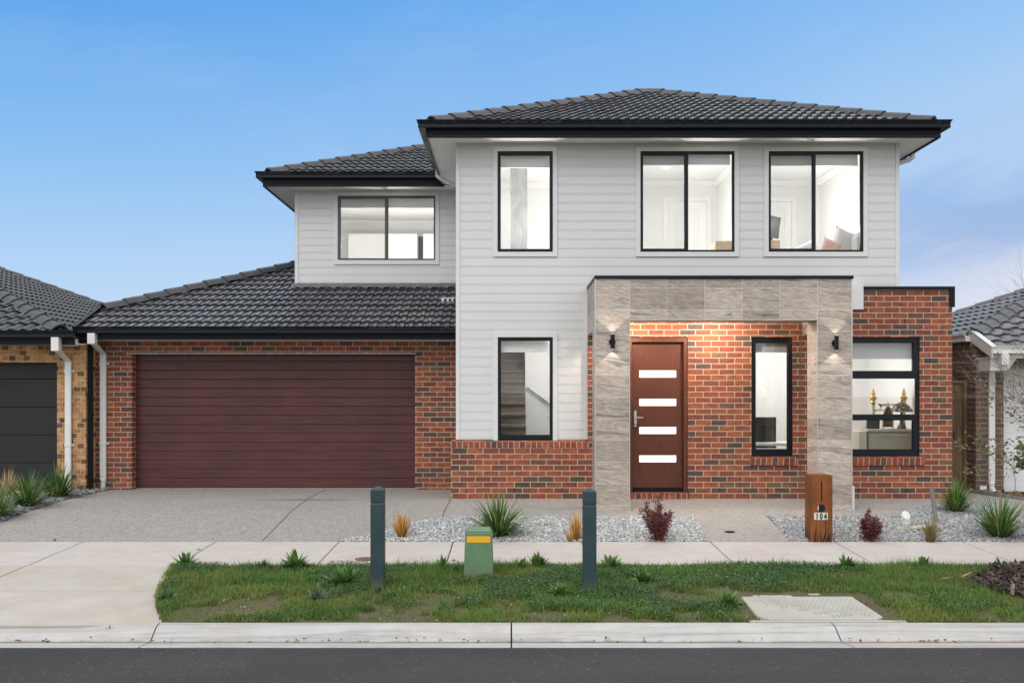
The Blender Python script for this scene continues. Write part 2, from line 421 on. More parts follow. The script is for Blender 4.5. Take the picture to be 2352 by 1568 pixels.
def aggregate(name):
    t = NT(name); p = t.pos()
    v = t.n('TexVoronoi', None, Vector=p, Scale=95.0); k = t.n('SeparateColor', None, _0=v.outputs['Color']).outputs[0]
    c = t.ramp(k, [(0, (.16, .15, .145)), (.2, (.25, .235, .225)), (.45, (.31, .295, .28)), (.7, (.37, .355, .335)), (.9, (.45, .43, .41))])
    e = v.outputs['Distance']
    c = t.mix(t.ramp(e, [(.35, 0.0), (.75, .6)]), c, (.22, .205, .185))
    a = t.noise(p, .8, 5, .6, .3).outputs[0]
    c = t.mix(t.ramp(a, [(.48, 0.0), (.72, .35)]), c, (.27, .21, .16))
    d = t.noise(p, 14, 3).outputs[0]
    c = t.mix(1.0, c, t.ramp(d, [(.3, .85), (.7, 1.1)]), 'MULTIPLY')
    # tyre and oil mark near the middle of the drive
    s = t.n('SeparateXYZ', None, _0=p)
    mx = t.math('MULTIPLY', t.math('ADD', s.outputs[0], 3.1), .85); my = t.math('MULTIPLY', t.math('SUBTRACT', s.outputs[1], 15.1), 4.5)
    rr = t.math('SQRT', t.math('ADD', t.math('MULTIPLY', mx, mx), t.math('MULTIPLY', my, my)))
    c = t.mix(t.math('MULTIPLY', t.ramp(rr, [(.0, .95), (.95, 0.0)]), t.ramp(t.noise(p, 6, 4).outputs[0], [(.35, .3), (.65, 1.0)])), c, (.09, .075, .065))
    t.bump(t.math('MULTIPLY', e, -1.0), .6, .006)
    return t.done(c, .8, spec=.3)
M['agg'] = aggregate('exposed_aggregate')
M['joint'] = paint('joint_dirt', (.13, .11, .09), .95, .3, 8)
def soil(name, a0, a1, green=None):
    t = NT(name); p = t.pos()
    a = t.noise(p, 3, 6, .7, .3).outputs[0]; g = t.noise(p, 70, 5, .75).outputs[0]
    c = t.ramp(g, [(.25, a0), (.75, a1)])
    if green: c = t.mix(t.ramp(a, [(.36, .9), (.58, .15)]), c, green)
    sp = t.n('TexVoronoi', None, Vector=p, Scale=28.0).outputs['Distance']
    c = t.mix(t.ramp(sp, [(.0, .7), (.12, 0.0)]), c, (.34, .28, .23))
    t.bump(g, .6, .01)
    return t.done(c, .95, spec=.15)
M['verge'] = soil('verge_soil', (.075, .058, .042), (.17, .125, .088), (.070, .095, .028))
M['earth'] = soil('bare_earth', (.07, .048, .034), (.17, .12, .085))
M['bed'] = soil('stone_bed_base', (.05, .05, .05), (.14, .14, .145))
M['terrain'] = soil('terrain_grass', (.05, .06, .025), (.10, .11, .045), (.06, .085, .025))
M['stone'] = tinted('slate_chip', .8)
M['grassm'] = tinted('grass_blade', .6, .35)
M['leafm'] = tinted('leaf', .45, .22, .4)
M['barkm'] = paint('twig_bark', (.27, .205, .18), .8, .25, 12)
M['mulchm'] = tinted('bark_mulch', .85)
def weathered(name, col, rough, zg):
    """moulded plastic with scuffs, and mud splashed up from the ground it stands in"""
    t = NT(name); p = t.pos()
    a = t.noise(p, 5, 5, .65).outputs[0]; f = t.noise(t.scaled(p, (30, 30, 7)), 2.0, 5, .7).outputs[0]; s = t.noise(p, 38, 4, .7).outputs[0]
    c = t.ramp(a, [(.3, tuple(x * .84 for x in col)), (.7, tuple(x * 1.16 for x in col))])
    c = t.mix(t.ramp(f, [(.60, 0.0), (.74, .35)]), c, tuple(min(1, x * 1.9 + .03) for x in col))
    z = t.n('SeparateXYZ', None, _0=p).outputs[2]
    h = t.math('ADD', t.math('SUBTRACT', z, zg), t.math('MULTIPLY', t.math('SUBTRACT', s, .5), .16))
    c = t.mix(t.ramp(h, [(.0, .75), (.13, 0.0)]), c, (.13, .10, .07))
    t.bump(s, .12, .003)
    return t.done(c, t.ramp(f, [(.5, rough), (.75, rough + .2)]))
M['bollard'] = weathered('bollard_recycled_plastic', (.017, .042, .049), .48, gz(9.4))
M['pillar'] = weathered('green_cabinet_plastic', (.105, .205, .105), .42, gz(9.8))
M['yellow'] = paint('yellow_sticker', (.78, .40, .006), .4, .06, 4)
M['hole'] = paint('dark_void', (.004, .004, .004), .9, .1, 4)
def corten():
    t = NT('corten_steel'); p = t.pos()
    a = t.noise(p, 4, 6, .7, .4).outputs[0]; b = t.noise(p, 60, 4, .7).outputs[0]
    st = t.noise(t.scaled(p, (14, 14, 1)), 1.6, 4).outputs[0]
    c = t.ramp(a, [(.3, (.13, .038, .012)), (.55, (.215, .070, .018)), (.75, (.29, .11, .028))])
    c = t.mix(t.ramp(st, [(.5, 0.0), (.7, .5)]), c, (.085, .030, .014))
    c = t.mix(1.0, c, t.ramp(b, [(.3, .78), (.7, 1.18)]), 'MULTIPLY')
    t.bump(b, .25, .003)
    return t.done(c, .72, .15, .35)
M['corten'] = corten()
M['plate'] = paint('number_plate_paint', (.60, .60, .54), .4, .05, 8)
M['ink'] = paint('black_lettering', (.012, .012, .012), .4, .1, 8)
M['castiron'] = paint('rusty_cast_iron', (.16, .085, .055), .75, .35, 14, .4)
M['gold'] = paint('polished_brass', (.72, .45, .12), .22, .08, 8, metal=1)
M['cream'] = paint('cream_furniture', (.66, .62, .52), .5, .04, 3)
M['dresser'] = paint('grey_cream_furniture', (.44, .415, .345), .5, .04, 3)
M['screenblk'] = paint('dark_plastic', (.035, .035, .036), .35, .15, 8)
M['linen'] = paint('white_linen', (.76, .76, .75), .9, .03, 5)
M['linen_grey'] = paint('grey_linen', (.50, .48, .46), .9, .06, 8)
M['linen_pink'] = paint('blush_linen', (.62, .38, .31), .9, .06, 8)
M['darkwood'] = paint('dark_red_wood', (.10, .03, .025), .4, .2, 6)
def mosaic():
    t = NT('stained_glass_mosaic'); p = t.pos()
    v = t.n('TexVoronoi', None, Vector=p, Scale=38.0); k = t.n('SeparateColor', None, _0=v.outputs['Color']).outputs[0]
    c = t.ramp(k, [(0, (.03, .05, .04)), (.45, (.06, .08, .07)), (.65, (.20, .05, .06)), (.78, (.35, .22, .05)), (.88, (.4, .4, .38))], 'CONSTANT')
    return t.done(c, .3)
M['mosaic'] = mosaic()
M['mirror'] = paint('mirror_glass', (.30, .22, .16), .08, .3, 9, metal=.9)
ROOM_W, WALL_W, PORCH_W, SKYK, OVER, SUN_E, UP_W = 58, 34, 96, .10, 1.3, 1.5, 40
# ================================================================ generic building pieces
BP = .1393
BPROF = [(0, .0085), (.003, .0085), (.0045, .0125), (.017, .0138), (.0195, .0108), (.024, .0108), (.029, .0138), (.1380, .0128), (BP, .0085)]
def boards(mb, p0, du, nn, u0, u1, z0, z1, holes=(), anchor=.899):
    """horizontal weatherboards along du from p0 (plan), facing nn, with rectangular holes (ua, ub, za, zb)"""
    k0 = math.floor((z0 - anchor) / BP) - 1; k1 = math.ceil((z1 - anchor) / BP) + 1
    zc = sorted({z0, z1, *[h[i] for h in holes for i in (2, 3) if z0 < h[i] < z1]})
    for za, zb in zip(zc, zc[1:]):
        zm = (za + zb) / 2
        iv = [(u0, u1)]
        for h in holes:
            if h[2] < zm < h[3]:
                nv = []
                for a, b in iv:
                    if h[1] <= a or h[0] >= b: nv.append((a, b)); continue
                    if h[0] > a: nv.append((a, h[0]))
                    if h[1] < b: nv.append((h[1], b))
                iv = nv
        for k in range(k0, k1 + 1):
            base = anchor + k * BP
            pts = [(base + z, o) for z, o in BPROF]
            out = []
            for (a, oa), (b, ob) in zip(pts, pts[1:]):
                if b <= za or a >= zb: continue
                lo, hi = max(a, za), min(b, zb)
                f = lambda z: oa + (ob - oa) * (z - a) / max(b - a, 1e-9)
                if not out: out.append((lo, f(lo)))
                out.append((hi, f(hi)))
            if len(out) < 2: continue
            for a, b in iv:
                vs = []
                for z, o in out:
                    for u in (a, b):
                        vs.append((p0[0] + du[0] * u + nn[0] * o, p0[1] + du[1] * u + nn[1] * o, z))
                fs = [(2 * i, 2 * i + 1, 2 * i + 3, 2 * i + 2) for i in range(len(out) - 1)]
                mb.add(vs, fs)

GUT = [(0, .0), (.098, .0), (.104, .010), (.100, .050), (.108, .088), (.124, .106), (.124, .118), (.112, .118), (.100, .098), (.0, .095)]
def sweep(mb, path, prof, z, closed=True, mitre0=None, mitre1=None):
    """prof of (outward, up) swept along a level path of (x, y); outward is to the right of the direction of travel"""
    n = len(path); P = [Vector((p[0], p[1])) for p in path]
    rings = []
    for i in range(n):
        d0 = (P[i] - P[i - 1]).normalized() if i > 0 else None
        d1 = (P[i + 1] - P[i]).normalized() if i < n - 1 else None
        if d0 is None: d0 = d1
        if d1 is None: d1 = d0
        n0 = Vector((d0.y, -d0.x)); n1 = Vector((d1.y, -d1.x))
        m = (n0 + n1); m = m / max(m.dot(n0), .2)
        zz = z[i] if isinstance(z, (list, tuple)) else z
        rings.append([(P[i].x + m.x * o, P[i].y + m.y * o, zz + h) for o, h in prof])
    k = len(prof)
    vs = [v for r in rings for v in r]; fs = []
    for i in range(n - 1):
        for j in range(k if closed else k - 1):
            fs.append((i * k + j, i * k + (j + 1) % k, (i + 1) * k + (j + 1) % k, (i + 1) * k + j))
    if closed:
        fs.append(tuple(range(k))); fs.append(tuple(range((n - 1) * k, n * k))[::-1])
    mb.add(vs, fs)

TPROF = [(0, 0), (.06, .001), (.36, .001), (.46, .016), (.54, .027), (.66, .032), (.84, .030), (.93, .018), (1.0, 0)]
DROLL = [(0, 0), (.02, .0), (.36, .003), (.52, .019), (.60, .020), (.90, .021), (.93, .019), (1.0, 0)]
def tile_field(name, m, parent, origin, u, v, U, V, clips, tw=.15, gauge=.325, seed=0, prof=None):
    """a field of overlapping profiled roof tiles: origin at the eave, u along it, v up the slope; clips are (point, normal) planes cut away on the normal's side"""
    rr = random.Random(seed)
    o = Vector(origin); u = Vector(u).normalized(); v = Vector(v).normalized(); n = u.cross(v).normalized()
    bm = bmesh.new(); TL_ = bm.faces.layers.float.new('tone')
    nc = int(math.ceil(U / tw)); nr = int(math.ceil(V / gauge))
    for r in range(nr):
        vb = r * gauge - (.03 if r == 0 else 0); vt = (r + 1) * gauge + .03
        low = []; top = []; lip = []; tones = []
        for c in range(nc):
            if c % 2 == 0 or tw > .2: tn = rr.uniform(.02, 1.0); dv = rr.uniform(-.004, .004); dn = rr.uniform(0, .004)
            for t, h in (prof or DROLL):
                uu = min(c * tw + t * tw * .999, U)
                b = o + u * uu + v * (vb + dv) + n * (h + .032 + dn)
                low.append(bm.verts.new(b)); lip.append(bm.verts.new(b - n * .024 + v * .006))
                top.append(bm.verts.new(o + u * uu + v * vt + n * (h + .002))); tones.append(tn)
        for i in range(len(low) - 1):
            bm.faces.new((low[i], low[i + 1], top[i + 1], top[i]))[TL_] = tones[i]
            bm.faces.new((lip[i], lip[i + 1], low[i + 1], low[i]))[TL_] = tones[i]
    for p, nn in clips:
        bmesh.ops.bisect_plane(bm, geom=bm.verts[:] + bm.edges[:] + bm.faces[:], dist=1e-6, plane_co=p, plane_no=nn, clear_outer=True)
    me = bpy.data.meshes.new(name)
    off = wloc(parent)
    bmesh.ops.translate(bm, verts=bm.verts, vec=-off)
    bm.to_mesh(me); bm.free()
    return finish(name, me, m, parent)

def hip_caps(name, m, parent, p0, p1, lift=.070, w=.165, L=.40, drop=.105, seed=0):
    """angular ridge caps lapped along the line from p0 (low) up to p1"""
    rr = random.Random(seed)
    a = Vector(p0); b = Vector(p1); d = (b - a); ln = d.length; d.normalize()
    s = Vector((d.y, -d.x, 0)).normalized(); n = s.cross(d).normalized()
    if n.z < 0: n = -n
    mb = MB(); k = int(math.ceil(ln / L))
    for i in range(k):
        t0 = i * L - .02; t1 = min((i + 1) * L + .05, ln + .02)
        j = rr.uniform(-.003, .003)
        def ring(t, up):
            q = a + d * t
            return [q + s * (x + j) + n * (z + lift + up) for x, z in ((-w, -drop), (-w * .50, -.030), (-w * .14, .0), (w * .14, .0), (w * .50, -.030), (w, -drop))]
        r0, r1 = ring(t0, .030), ring(t1, .004)
        c = [q - n * .03 for q in r0]
        mb.add(r0 + r1 + c, [(q, q + 1, q + 7, q + 6) for q in range(5)] + [(12 + q, 13 + q, q + 1, q) for q in range(5)])
    return mb.build(name, m, parent)

def half(px, py, nx, ny): return ((px, py, 0), (nx, ny, 0))

def frame_window(parent, Yf, rect, panes, fm='winframe', depth=.07, screens=(), blind=None, glassm='glass', bottom_rail=None):
    """a window: frame with its panes, screens and blind as sub-parts. rect and panes are (x0, x1, z0, z1)"""
    x0, x1, z0, z1 = rect
    fr = MB().plate(x0, x1, z0, z1, Yf, Yf + depth, [(p[0] - .012, p[1] + .012, p[2] - .012, p[3] + .012) for p in panes])
    for p in panes:     # the sash sits back inside the frame
        fr.plate(p[0] - .0115, p[1] + .0115, p[2] - .0115, p[3] + .0115, Yf + .016, Yf + .05, [p])
    fr.plate(x0 + .012, x1 - .012, z0 + .012, z1 - .012, Yf - .008, Yf - .001, [(x0 + .03, x1 - .03, z0 + .03, z1 - .03)])
    o = fr.build('window', M[fm], parent, bevel=.003)
    for i, p in enumerate(panes):
        MB().box(p[0] - .008, p[1] + .008, Yf + .028, Yf + .033, p[2] - .008, p[3] + .008).build('pane', M[glassm], o)
    for i in screens:
        p = panes[i]
        MB().quad((p[0] - .004, Yf + .022, p[2] - .004), (p[1] + .004, Yf + .022, p[2] - .004), (p[1] + .004, Yf + .022, p[3] + .004), (p[0] - .004, Yf + .022, p[3] + .004)).build('insect_screen', M['screen'], o, fix=False)
    if blind:
        b = MB()
        b.box(x0 + .04, x1 - .04, Yf + .13, Yf + .145, z1 - blind, z1 - .02)
        b.tube([(x0 + .04, Yf + .17, z1 - .06), (x1 - .04, Yf + .17, z1 - .06)], .04, 12)
        b.box(x0 + .04, x1 - .04, Yf + .125, Yf + .15, z1 - blind - .025, z1 - blind)
        b.build('roller_blind', M['blind_grey' if glassm == 'glass_out' else 'blind'], o)
    return o

def room(parent, x0, x1, y0, y1, z0, z1, cornice=True, floor='floorin'):
    w = MB()
    w.quad((x0, y0, z0), (x0, y1, z0), (x0, y1, z1), (x0, y0, z1))
    w.quad((x1, y1, z0), (x1, y0, z0), (x1, y0, z1), (x1, y1, z1))
    w.quad((x0, y1, z0), (x1, y1, z0), (x1, y1, z1), (x0, y1, z1))
    o = w.build('room_wall', M['white'], parent, fix=False)
    MB().quad((x0, y0, z1), (x0, y1, z1), (x1, y1, z1), (x1, y0, z1)).build('room_ceiling', M['ceil'], o, fix=False)
    MB().quad((x0, y0, z0), (x1, y0, z0), (x1, y1, z0), (x0, y1, z0)).build('room_floor', M[floor], o, fix=False)
    if cornice:
        c = MB(); k = .09
        c.prism([(0, 0), (0, -k), (-.02, -k), (-k, -.02), (-k, 0)], (x0 + .001, x1 - .001), lambda u, v, w_: (w_, y1 - .001 + u, z1 - .001 + v))
        c.prism([(0, 0), (0, -k), (-.02, -k), (-k, -.02), (-k, 0)], (y0 + .3, y1 - .001), lambda u, v, w_: (x1 - .001 + u, w_, z1 - .001 + v))
        c.prism([(0, 0), (0, -k), (.02, -k), (k, -.02), (k, 0)], (y0 + .3, y1 - .001), lambda u, v, w_: (x0 + .001 + u, w_, z1 - .001 + v))
        c.build('cornice', M['ceil'], o)
    return o

def lamp(name, loc, power, size=.12, col=(1, .955, .90), kind_='POINT', rot=None, spot=None, blend=.5, spec=None, linear=False):
    l = bpy.data.lights.new(name, kind_); l.energy = power; l.color = col
    if kind_ in ('POINT', 'SPOT'): l.shadow_soft_size = size
    if kind_ == 'SPOT': l.spot_size = spot; l.spot_blend = blend
    o = bpy.data.objects.new(name, l); COL.objects.link(o); o.location = loc
    if rot: o.rotation_euler = rot
    if spec is not None: l.specular_factor = spec
    if linear:     # softer fall-off than a bare point, as a lensed fitting gives
        l.use_nodes = True; t = l.node_tree; e = next(n for n in t.nodes if n.type == 'EMISSION')
        f = t.nodes.new('ShaderNodeLightFalloff'); f.inputs['Strength'].default_value = 1.0; f.inputs['Smooth'].default_value = .30
        t.links.new(f.outputs['Quadratic'], e.inputs['Strength'])
    return o

def downpipe(parent, xt, xb, y_out, y_wall, ztop, zkink0, zkink1, zbot, w=.10, d=.05, m='pvc', shoe=True):
    """rainwater head under the gutter, swan-neck back to the wall, pipe down it, brackets and a round shoe"""
    mb = MB()
    mb.box(xt - w * .62, xt + w * .62, y_out - .06, y_out + .06, zkink0, ztop)
    # slanted arm
    a = Vector((xt, y_out, zkink0 + .03)); b = Vector((xb, y_wall - d / 2 - .012, zkink1))
    hw = w / 2
    mb.add([(a.x - hw, a.y - d, a.z), (a.x + hw, a.y - d, a.z), (a.x + hw, a.y + d, a.z), (a.x - hw, a.y + d, a.z),
            (b.x - hw, b.y - d / 2, b.z), (b.x + hw, b.y - d / 2, b.z), (b.x + hw, b.y + d / 2, b.z), (b.x - hw, b.y + d / 2, b.z)],
           [(0, 3, 2, 1), (4, 5, 6, 7), (0, 1, 5, 4), (1, 2, 6, 5), (2, 3, 7, 6), (3, 0, 4, 7)])
    mb.box(xb - hw, xb + hw, y_wall - d - .012, y_wall - .012, zbot + .18, zkink1)
    o = mb.build('downpipe', M[m], parent, bevel=.004)
    for z in (zkink1 - .18, zbot + .78):
        br = MB()
        br.box(xb - hw - .035, xb + hw + .035, y_wall - .010, y_wall - .002, z, z + .035)
        br.box(xb - hw - .006, xb + hw + .006, y_wall - d - .019, y_wall - .011, z, z + .035)
        br.build('bracket', M[m], o)
    MB().lathe((xb, y_wall - d / 2 - .012, zbot), [(.040, -.02), (.040, .15), (.047, .15), (.047, .19), (.03, .2)], 16).build('shoe', M[m], o, smooth=False)
    return o

# ================================================================ the house
house = thing('two_storey_house', 'two storey house with white weatherboards, red brick, dark tiled roofs and stone tiled porch', 'house', (2.5, 15.2, 0))
YB, YW, YG, YV, YP = 15.2, 15.32, 17.0, 18.8, 13.87      # brick face, weatherboards, garage, side wing, porch front
XL, XR = X(1049, YW), X(2063, YW)
ZS = 5.455
# --- openings in the weatherboards
def rc(x0, x1, y0, y1, Y): return (X(x0, Y), X(x1, Y), Z(y1, Y), Z(y0, Y))
TR_TALL, FR_TALL = rc(1132.5, 1280.1, 338.2, 590.1, YW), rc(1142.9, 1269.6, 348.4, 579, YW)
TR_MID, FR_MID = rc(1459.7, 1696.7, 338.2, 590.1, YW), rc(1470.5, 1686.2, 348.4, 579, YW)
TR_RGT, FR_RGT = rc(1753.5, 1991.8, 338.2, 590.1, YW), rc(1764.6, 1981.7, 348.4, 579, YW)
TR_STR, FR_STR = rc(1132.5, 1280.3, 762.3, 1011, YW), rc(1143.5, 1269.6, 774.5, 1009.5, YW)
mb = MB()
PTL = X(1351, YB)
boards(mb, (0, YW), (1, 0), (0, -1), XL, XR, 2.2, ZS, [TR_TALL, TR_MID, TR_RGT, TR_STR, (PTL, XR + 1, 0, 3.19)])
boards(mb, (0, YW), (1, 0), (0, -1), XL, PTL, .899, 2.2, [TR_STR])
boards(mb, (XL, YV), (0, -1), (-1, 0), 0, YV - YW, 2.4, ZS)
boards(mb, (XR, YW), (0, 1), (1, 0), 0, 10.5, 2.4, ZS)
mb.build('weatherboard_wall', M['board'], house, fix=False)
mb = MB()
cw = .048
for b in ((XL - .012, XL + cw, YW - .026, YW + .03, .899, ZS), (XR - cw, XR + .012, YW - .026, YW + .03, 3.1, ZS), (PTL - .055, PTL, YW - .026, YW + .02, .899, 3.0)):
    MB().box(*b).build('corner_trim', M['trimw'], house, bevel=.003)
def trim(parent, tr, fr, Y, nobottom=False):
    t = MB().plate(tr[0], tr[1], tr[2], tr[3], Y - .034, Y + .01, [(fr[0], fr[1], fr[2] - (.5 if nobottom else 0), fr[3])])
    return t.build('window_trim', M['trimw'], parent, bevel=.003)
# tall window above the stair, bedroom sliders, stair window
w = frame_window(house, YW - .024, FR_TALL, [rc(1150.2, 1262.3, 357.6, 571.7, YW)], blind=.2); trim(w, TR_TALL, FR_TALL, YW)
w = frame_window(house, YW - .024, FR_MID, [rc(1477.1, 1571.5, 357.6, 571, YW), rc(1580.7, 1681, 355, 576, YW)], screens=[0], blind=.16); trim(w, TR_MID, FR_MID, YW)
w = frame_window(house, YW - .024, FR_RGT, [rc(1770.6, 1864.6, 357.6, 571, YW), rc(1873.4, 1975.4, 355, 576, YW)], screens=[0], blind=.17); trim(w, TR_RGT, FR_RGT, YW)
w = frame_window(house, YW - .024, FR_STR, [rc(1150.9, 1262.5, 782.6, 998.1, YW)], blind=.2); trim(w, TR_STR, FR_STR, YW, True)

# --- side wing over the garage
XV = X(679, YV); ZSV = 5.436
TR_W, FR_W = rc(767.5, 1009.4, 442.4, 607.9, YV), rc(776.2, 1000.1, 450.3, 597.9, YV)
mb = MB()
ZVB = Z(653, YV)
boards(mb, (0, YV), (1, 0), (0, -1), XV, XL, ZVB, ZSV, [TR_W])
boards(mb, (XV, 26), (0, -1), (-1, 0), 0, 26 - YV, 3.2, ZSV)
mb.build('wing_weatherboard_wall', M['board'], house, fix=False)
MB().box(XV - .012, XV + .055, YV - .026, YV + .03, ZVB - .02, ZSV).build('corner_trim', M['trimw'], house, bevel=.003)
w = frame_window(house, YV - .024, FR_W, [rc(782.8, 884, 457, 593, YV), rc(891.9, 997.5, 455.5, 595.8, YV)], fm='winbronze', screens=[0], blind=.18); trim(w, TR_W, FR_W, YV)

# --- main roof: gutters, fascia, soffit, tiles
def eaves(parent, path, zf, zs, inner, gut_m='black', fas_m='black', slots=None, fh=.19, gz_=None):
    """fascia and quad gutter along a path whose outward side is on its right"""
    f = MB(); sweep(f, path, [(0, 0), (.022, 0), (.022, .055), (.017, .06), (.017, .066), (.022, .07), (.022, fh), (0, fh)], zf)
    fo = f.build('fascia', M[fas_m], parent)
    g = MB(); pp = path
    sweep(g, pp, [(o + .0225, h) for o, h in GUT], gz_ if gz_ is not None else zf + fh - .055)
    go = g.build('gutter', M[gut_m], parent)
    return fo, go
EX0, EX1, EY = -1.27, 6.385, 14.90
fo, go = eaves(house, [(EX0, 18.43), (EX0, EY), (EX1, EY), (EX1, 26)], ZS - .03, ZS, None, gz_=5.549)
g = MB(); g.v = [tuple(v.co + Vector((2.5, 15.2, 0))) for v in go.data.vertices]; g.f = [tuple(p.vertices) for p in go.data.polygons]; nf = len(g.f)
bpy.data.objects.remove(go)
for i in range(50):
    x = EX0 + .15 + i * .152
    if x < EX1 - .1: g.box(x, x + .05, EY - .0225 - .1285, EY - .0225 - .118, 5.549 + .086, 5.549 + .095)
go = g.build('gutter', [M['black'], M['hole']], house)
for p in go.data.polygons[nf:]: p.material_index = 1      # overflow slots pressed in the front of the gutter
mb = MB()
mb.add([(EX0, EY, ZS), (EX1, EY, ZS), (XR, YW, ZS), (XL, YW, ZS)], [(0, 1, 2, 3)])
mb.add([(EX0, EY, ZS), (XL, YW, ZS), (XL, YV, ZS), (EX0, YV, ZS)], [(0, 1, 2, 3)])
mb.add([(XR, YW, ZS), (EX1, EY, ZS), (EX1, 26, ZS), (XR, 26, ZS)], [(0, 1, 2, 3)])
mb.build('soffit', M['soffit'], house, fix=False)
TT = .42; cs, sn = math.cos(math.atan(TT)), math.sin(math.atan(TT))
RX0, RX1, RY = EX0 - .09, EX1 + .09, EY - .09
ZE = 5.612
hx = (RX0 + RX1) / 2; hw_ = (RX1 - RX0) / 2; RB = 26.1
roof = MB().add([(RX0, RY, ZE - .03), (RX1, RY, ZE - .03), (RX1, RB, ZE - .03), (RX0, RB, ZE - .03), (hx, RY + hw_, ZE - .03 + hw_ * TT), (hx, RB - hw_, ZE - .03 + hw_ * TT)],
                [(0, 1, 4), (1, 2, 5, 4), (2, 3, 5), (3, 0, 4, 5), (0, 3, 2, 1)]).build('roof', M['tile'], house)
SL = hw_ / cs + .1
tile_field('roof_tiles', M['tile'], roof, (RX0, RY, ZE), (1, 0, 0), (0, cs, sn), RX1 - RX0, SL, [half(RX0, RY, -1, 1), half(RX1, RY, 1, 1)], seed=1)
tile_field('roof_tiles', M['tile'], roof, (RX0, RB, ZE), (0, -1, 0), (cs, 0, sn), RB - RY, SL, [half(RX0, RY, 1, -1), half(RX0, RB, 1, 1), half(hx, 0, 1, 0)], seed=2)
tile_field('roof_tiles', M['tile'], roof, (RX1, RY, ZE), (0, 1, 0), (-cs, 0, sn), RB - RY, SL, [half(RX1, RY, -1, -1), half(RX1, RB, -1, 1), half(hx, 0, -1, 0)], seed=3)
ap = (hx, RY + hw_, ZE + hw_ * TT)
hip_caps('ridge_cap', M['ridge'], roof, (RX0 + .16, RY + .16, ZE + .16 * TT), ap, seed=1)
hip_caps('ridge_cap', M['ridge'], roof, (RX1 - .16, RY + .16, ZE + .16 * TT), ap, seed=2)
hip_caps('ridge_cap', M['ridge'], roof, (hx, RB - hw_, ZE + hw_ * TT), (hx, RY + hw_ + .12, ZE + hw_ * TT), seed=3)
# swan-neck offsets under the eaves
def offset_pipe(pts, m='trimw', r=.032): 
    return MB().tube(pts, r, 4).build('offset_pipe', M[m], house)
offset_pipe([(EX0 - .04, 17.45, 5.57), (EX0 - .04, 17.45, 5.41), (EX0 + .02, 17.45, 5.37), (XL - .02, 17.45, 5.20)], r=.045)
offset_pipe([(EX1 + .09, 16.1, 5.58), (EX1 + .09, 16.1, 5.41), (EX1 + .03, 16.1, 5.375), (XR + .02, 16.1, 5.23)], 'trimw', .045)

# --- wing roof
WX0, WY = XV - .48, YV - .45
eaves(house, [(WX0, 26), (WX0, WY), (EX0 + .02, WY)], ZSV - .03, ZSV, None, gz_=5.546)
mb = MB()
mb.add([(WX0, WY, ZSV), (EX0, WY, ZSV), (EX0, YV, ZSV), (XV, YV, ZSV)], [(0, 1, 2, 3)])
mb.add([(EX0, WY, ZSV), (XL, WY, ZSV), (XL, YV, ZSV), (EX0, YV, ZSV)], [(0, 1, 2, 3)])
mb.add([(WX0, WY, ZSV), (XV, YV, ZSV), (XV, 26, ZSV), (WX0, 26, ZSV)], [(0, 1, 2, 3)])
mb.build('soffit', M['soffit'], house, fix=False)
VX0, VY = WX0 - .09, WY - .09
ZV = 5.61; VB = 26.1; vh = (VB - VY) / 2
wroof = MB().add([(VX0, VY, ZV - .03), (2.0, VY, ZV - .03), (2.0, VB, ZV - .03), (VX0, VB, ZV - .03), (VX0 + vh, VY + vh, ZV - .03 + vh * TT), (2.0, VY + vh, ZV - .03 + vh * TT)],
                 [(0, 1, 5, 4), (2, 3, 4, 5), (3, 0, 4), (0, 3, 2, 1)])
# keep the wing roof out of the main block: its underside ends at the main eave
wroof = MB().add([(VX0, VY, ZV - .03), (EX0 + .3, VY, ZV - .03), (EX0 + .3 + vh, VY + vh, ZV - .03 + vh * TT), (VX0 + vh, VY + vh, ZV - .03 + vh * TT), (VX0, VB, ZV - .03)],
                 [(0, 1, 2, 3), (4, 0, 3)]).build('wing_roof', M['tile'], house, fix=False)
tile_field('roof_tiles', M['tile'], wroof, (VX0, VY, ZV), (1, 0, 0), (0, cs, sn), 5.5, vh / cs, [half(VX0, VY, -1, 1), half(RX0, VY, 1, -1)], seed=4)
tile_field('roof_tiles', M['tile'], wroof, (VX0, VB, ZV), (0, -1, 0), (cs, 0, sn), VB - VY, vh / cs, [half(VX0, VY, 1, -1), half(VX0, VB, 1, 1)], seed=5)
hip_caps('ridge_cap', M['ridge'], wroof, (VX0 + .16, VY + .16, ZV + .16 * TT), (VX0 + vh, VY + vh, ZV + vh * TT), seed=4)

# --- garage: brick, door, roof
GX0 = X(203, YG); DX0, DX1, DZT = X(303, YG), X(953, YG), Z(812, YG)
MB().plate(GX0, XL, -.2, 2.56, YG, YG + .2, [(DX0, DX1, -1, DZT)]).box(GX0, GX0 + .11, YG + .2, 26, -.2, 2.9).build('garage_brick_wall', M['brick'], house)
MB().box(DX0 - .1, DX1 + .02, YG - .004, YG + .05, DZT - .004, DZT + .006).build('lintel', M['pvc'], house)
gd = MB(); YD = YG + .19
pp = .1557; zb = -.028
nrow = int((DZT - zb) / pp) + 1
ztop = Z(540 / 2.24 * .8279 + 629.2, YG)     # first groove under the lintel
rows = [ztop - k * pp for k in range(-1, 16)]
for z1 in rows:
    z0 = z1 - pp
    if z1 < zb: continue
    z0 = max(z0, zb)
    vs = []
    for z, o in ((z0, .009), (z0 + .003, .001), (z0 + .010, -.003), (z1 - .008, -.003), (z1 - .003, .001), (z1, .009)):
        vs += [(DX0 + .004, YD + o, z), (DX1 - .004, YD + o, z)]
    gd.add(vs, [(2 * i, 2 * i + 1, 2 * i + 3, 2 * i + 2) for i in range(5)])
gdo = gd.build('garage_door', M['garage'], house, fix=False)
MB().box(DX0 + .004, DX1 - .004, YD - .012, YD + .02, -.05, zb).build('bottom_seal', M['alu'], gdo)
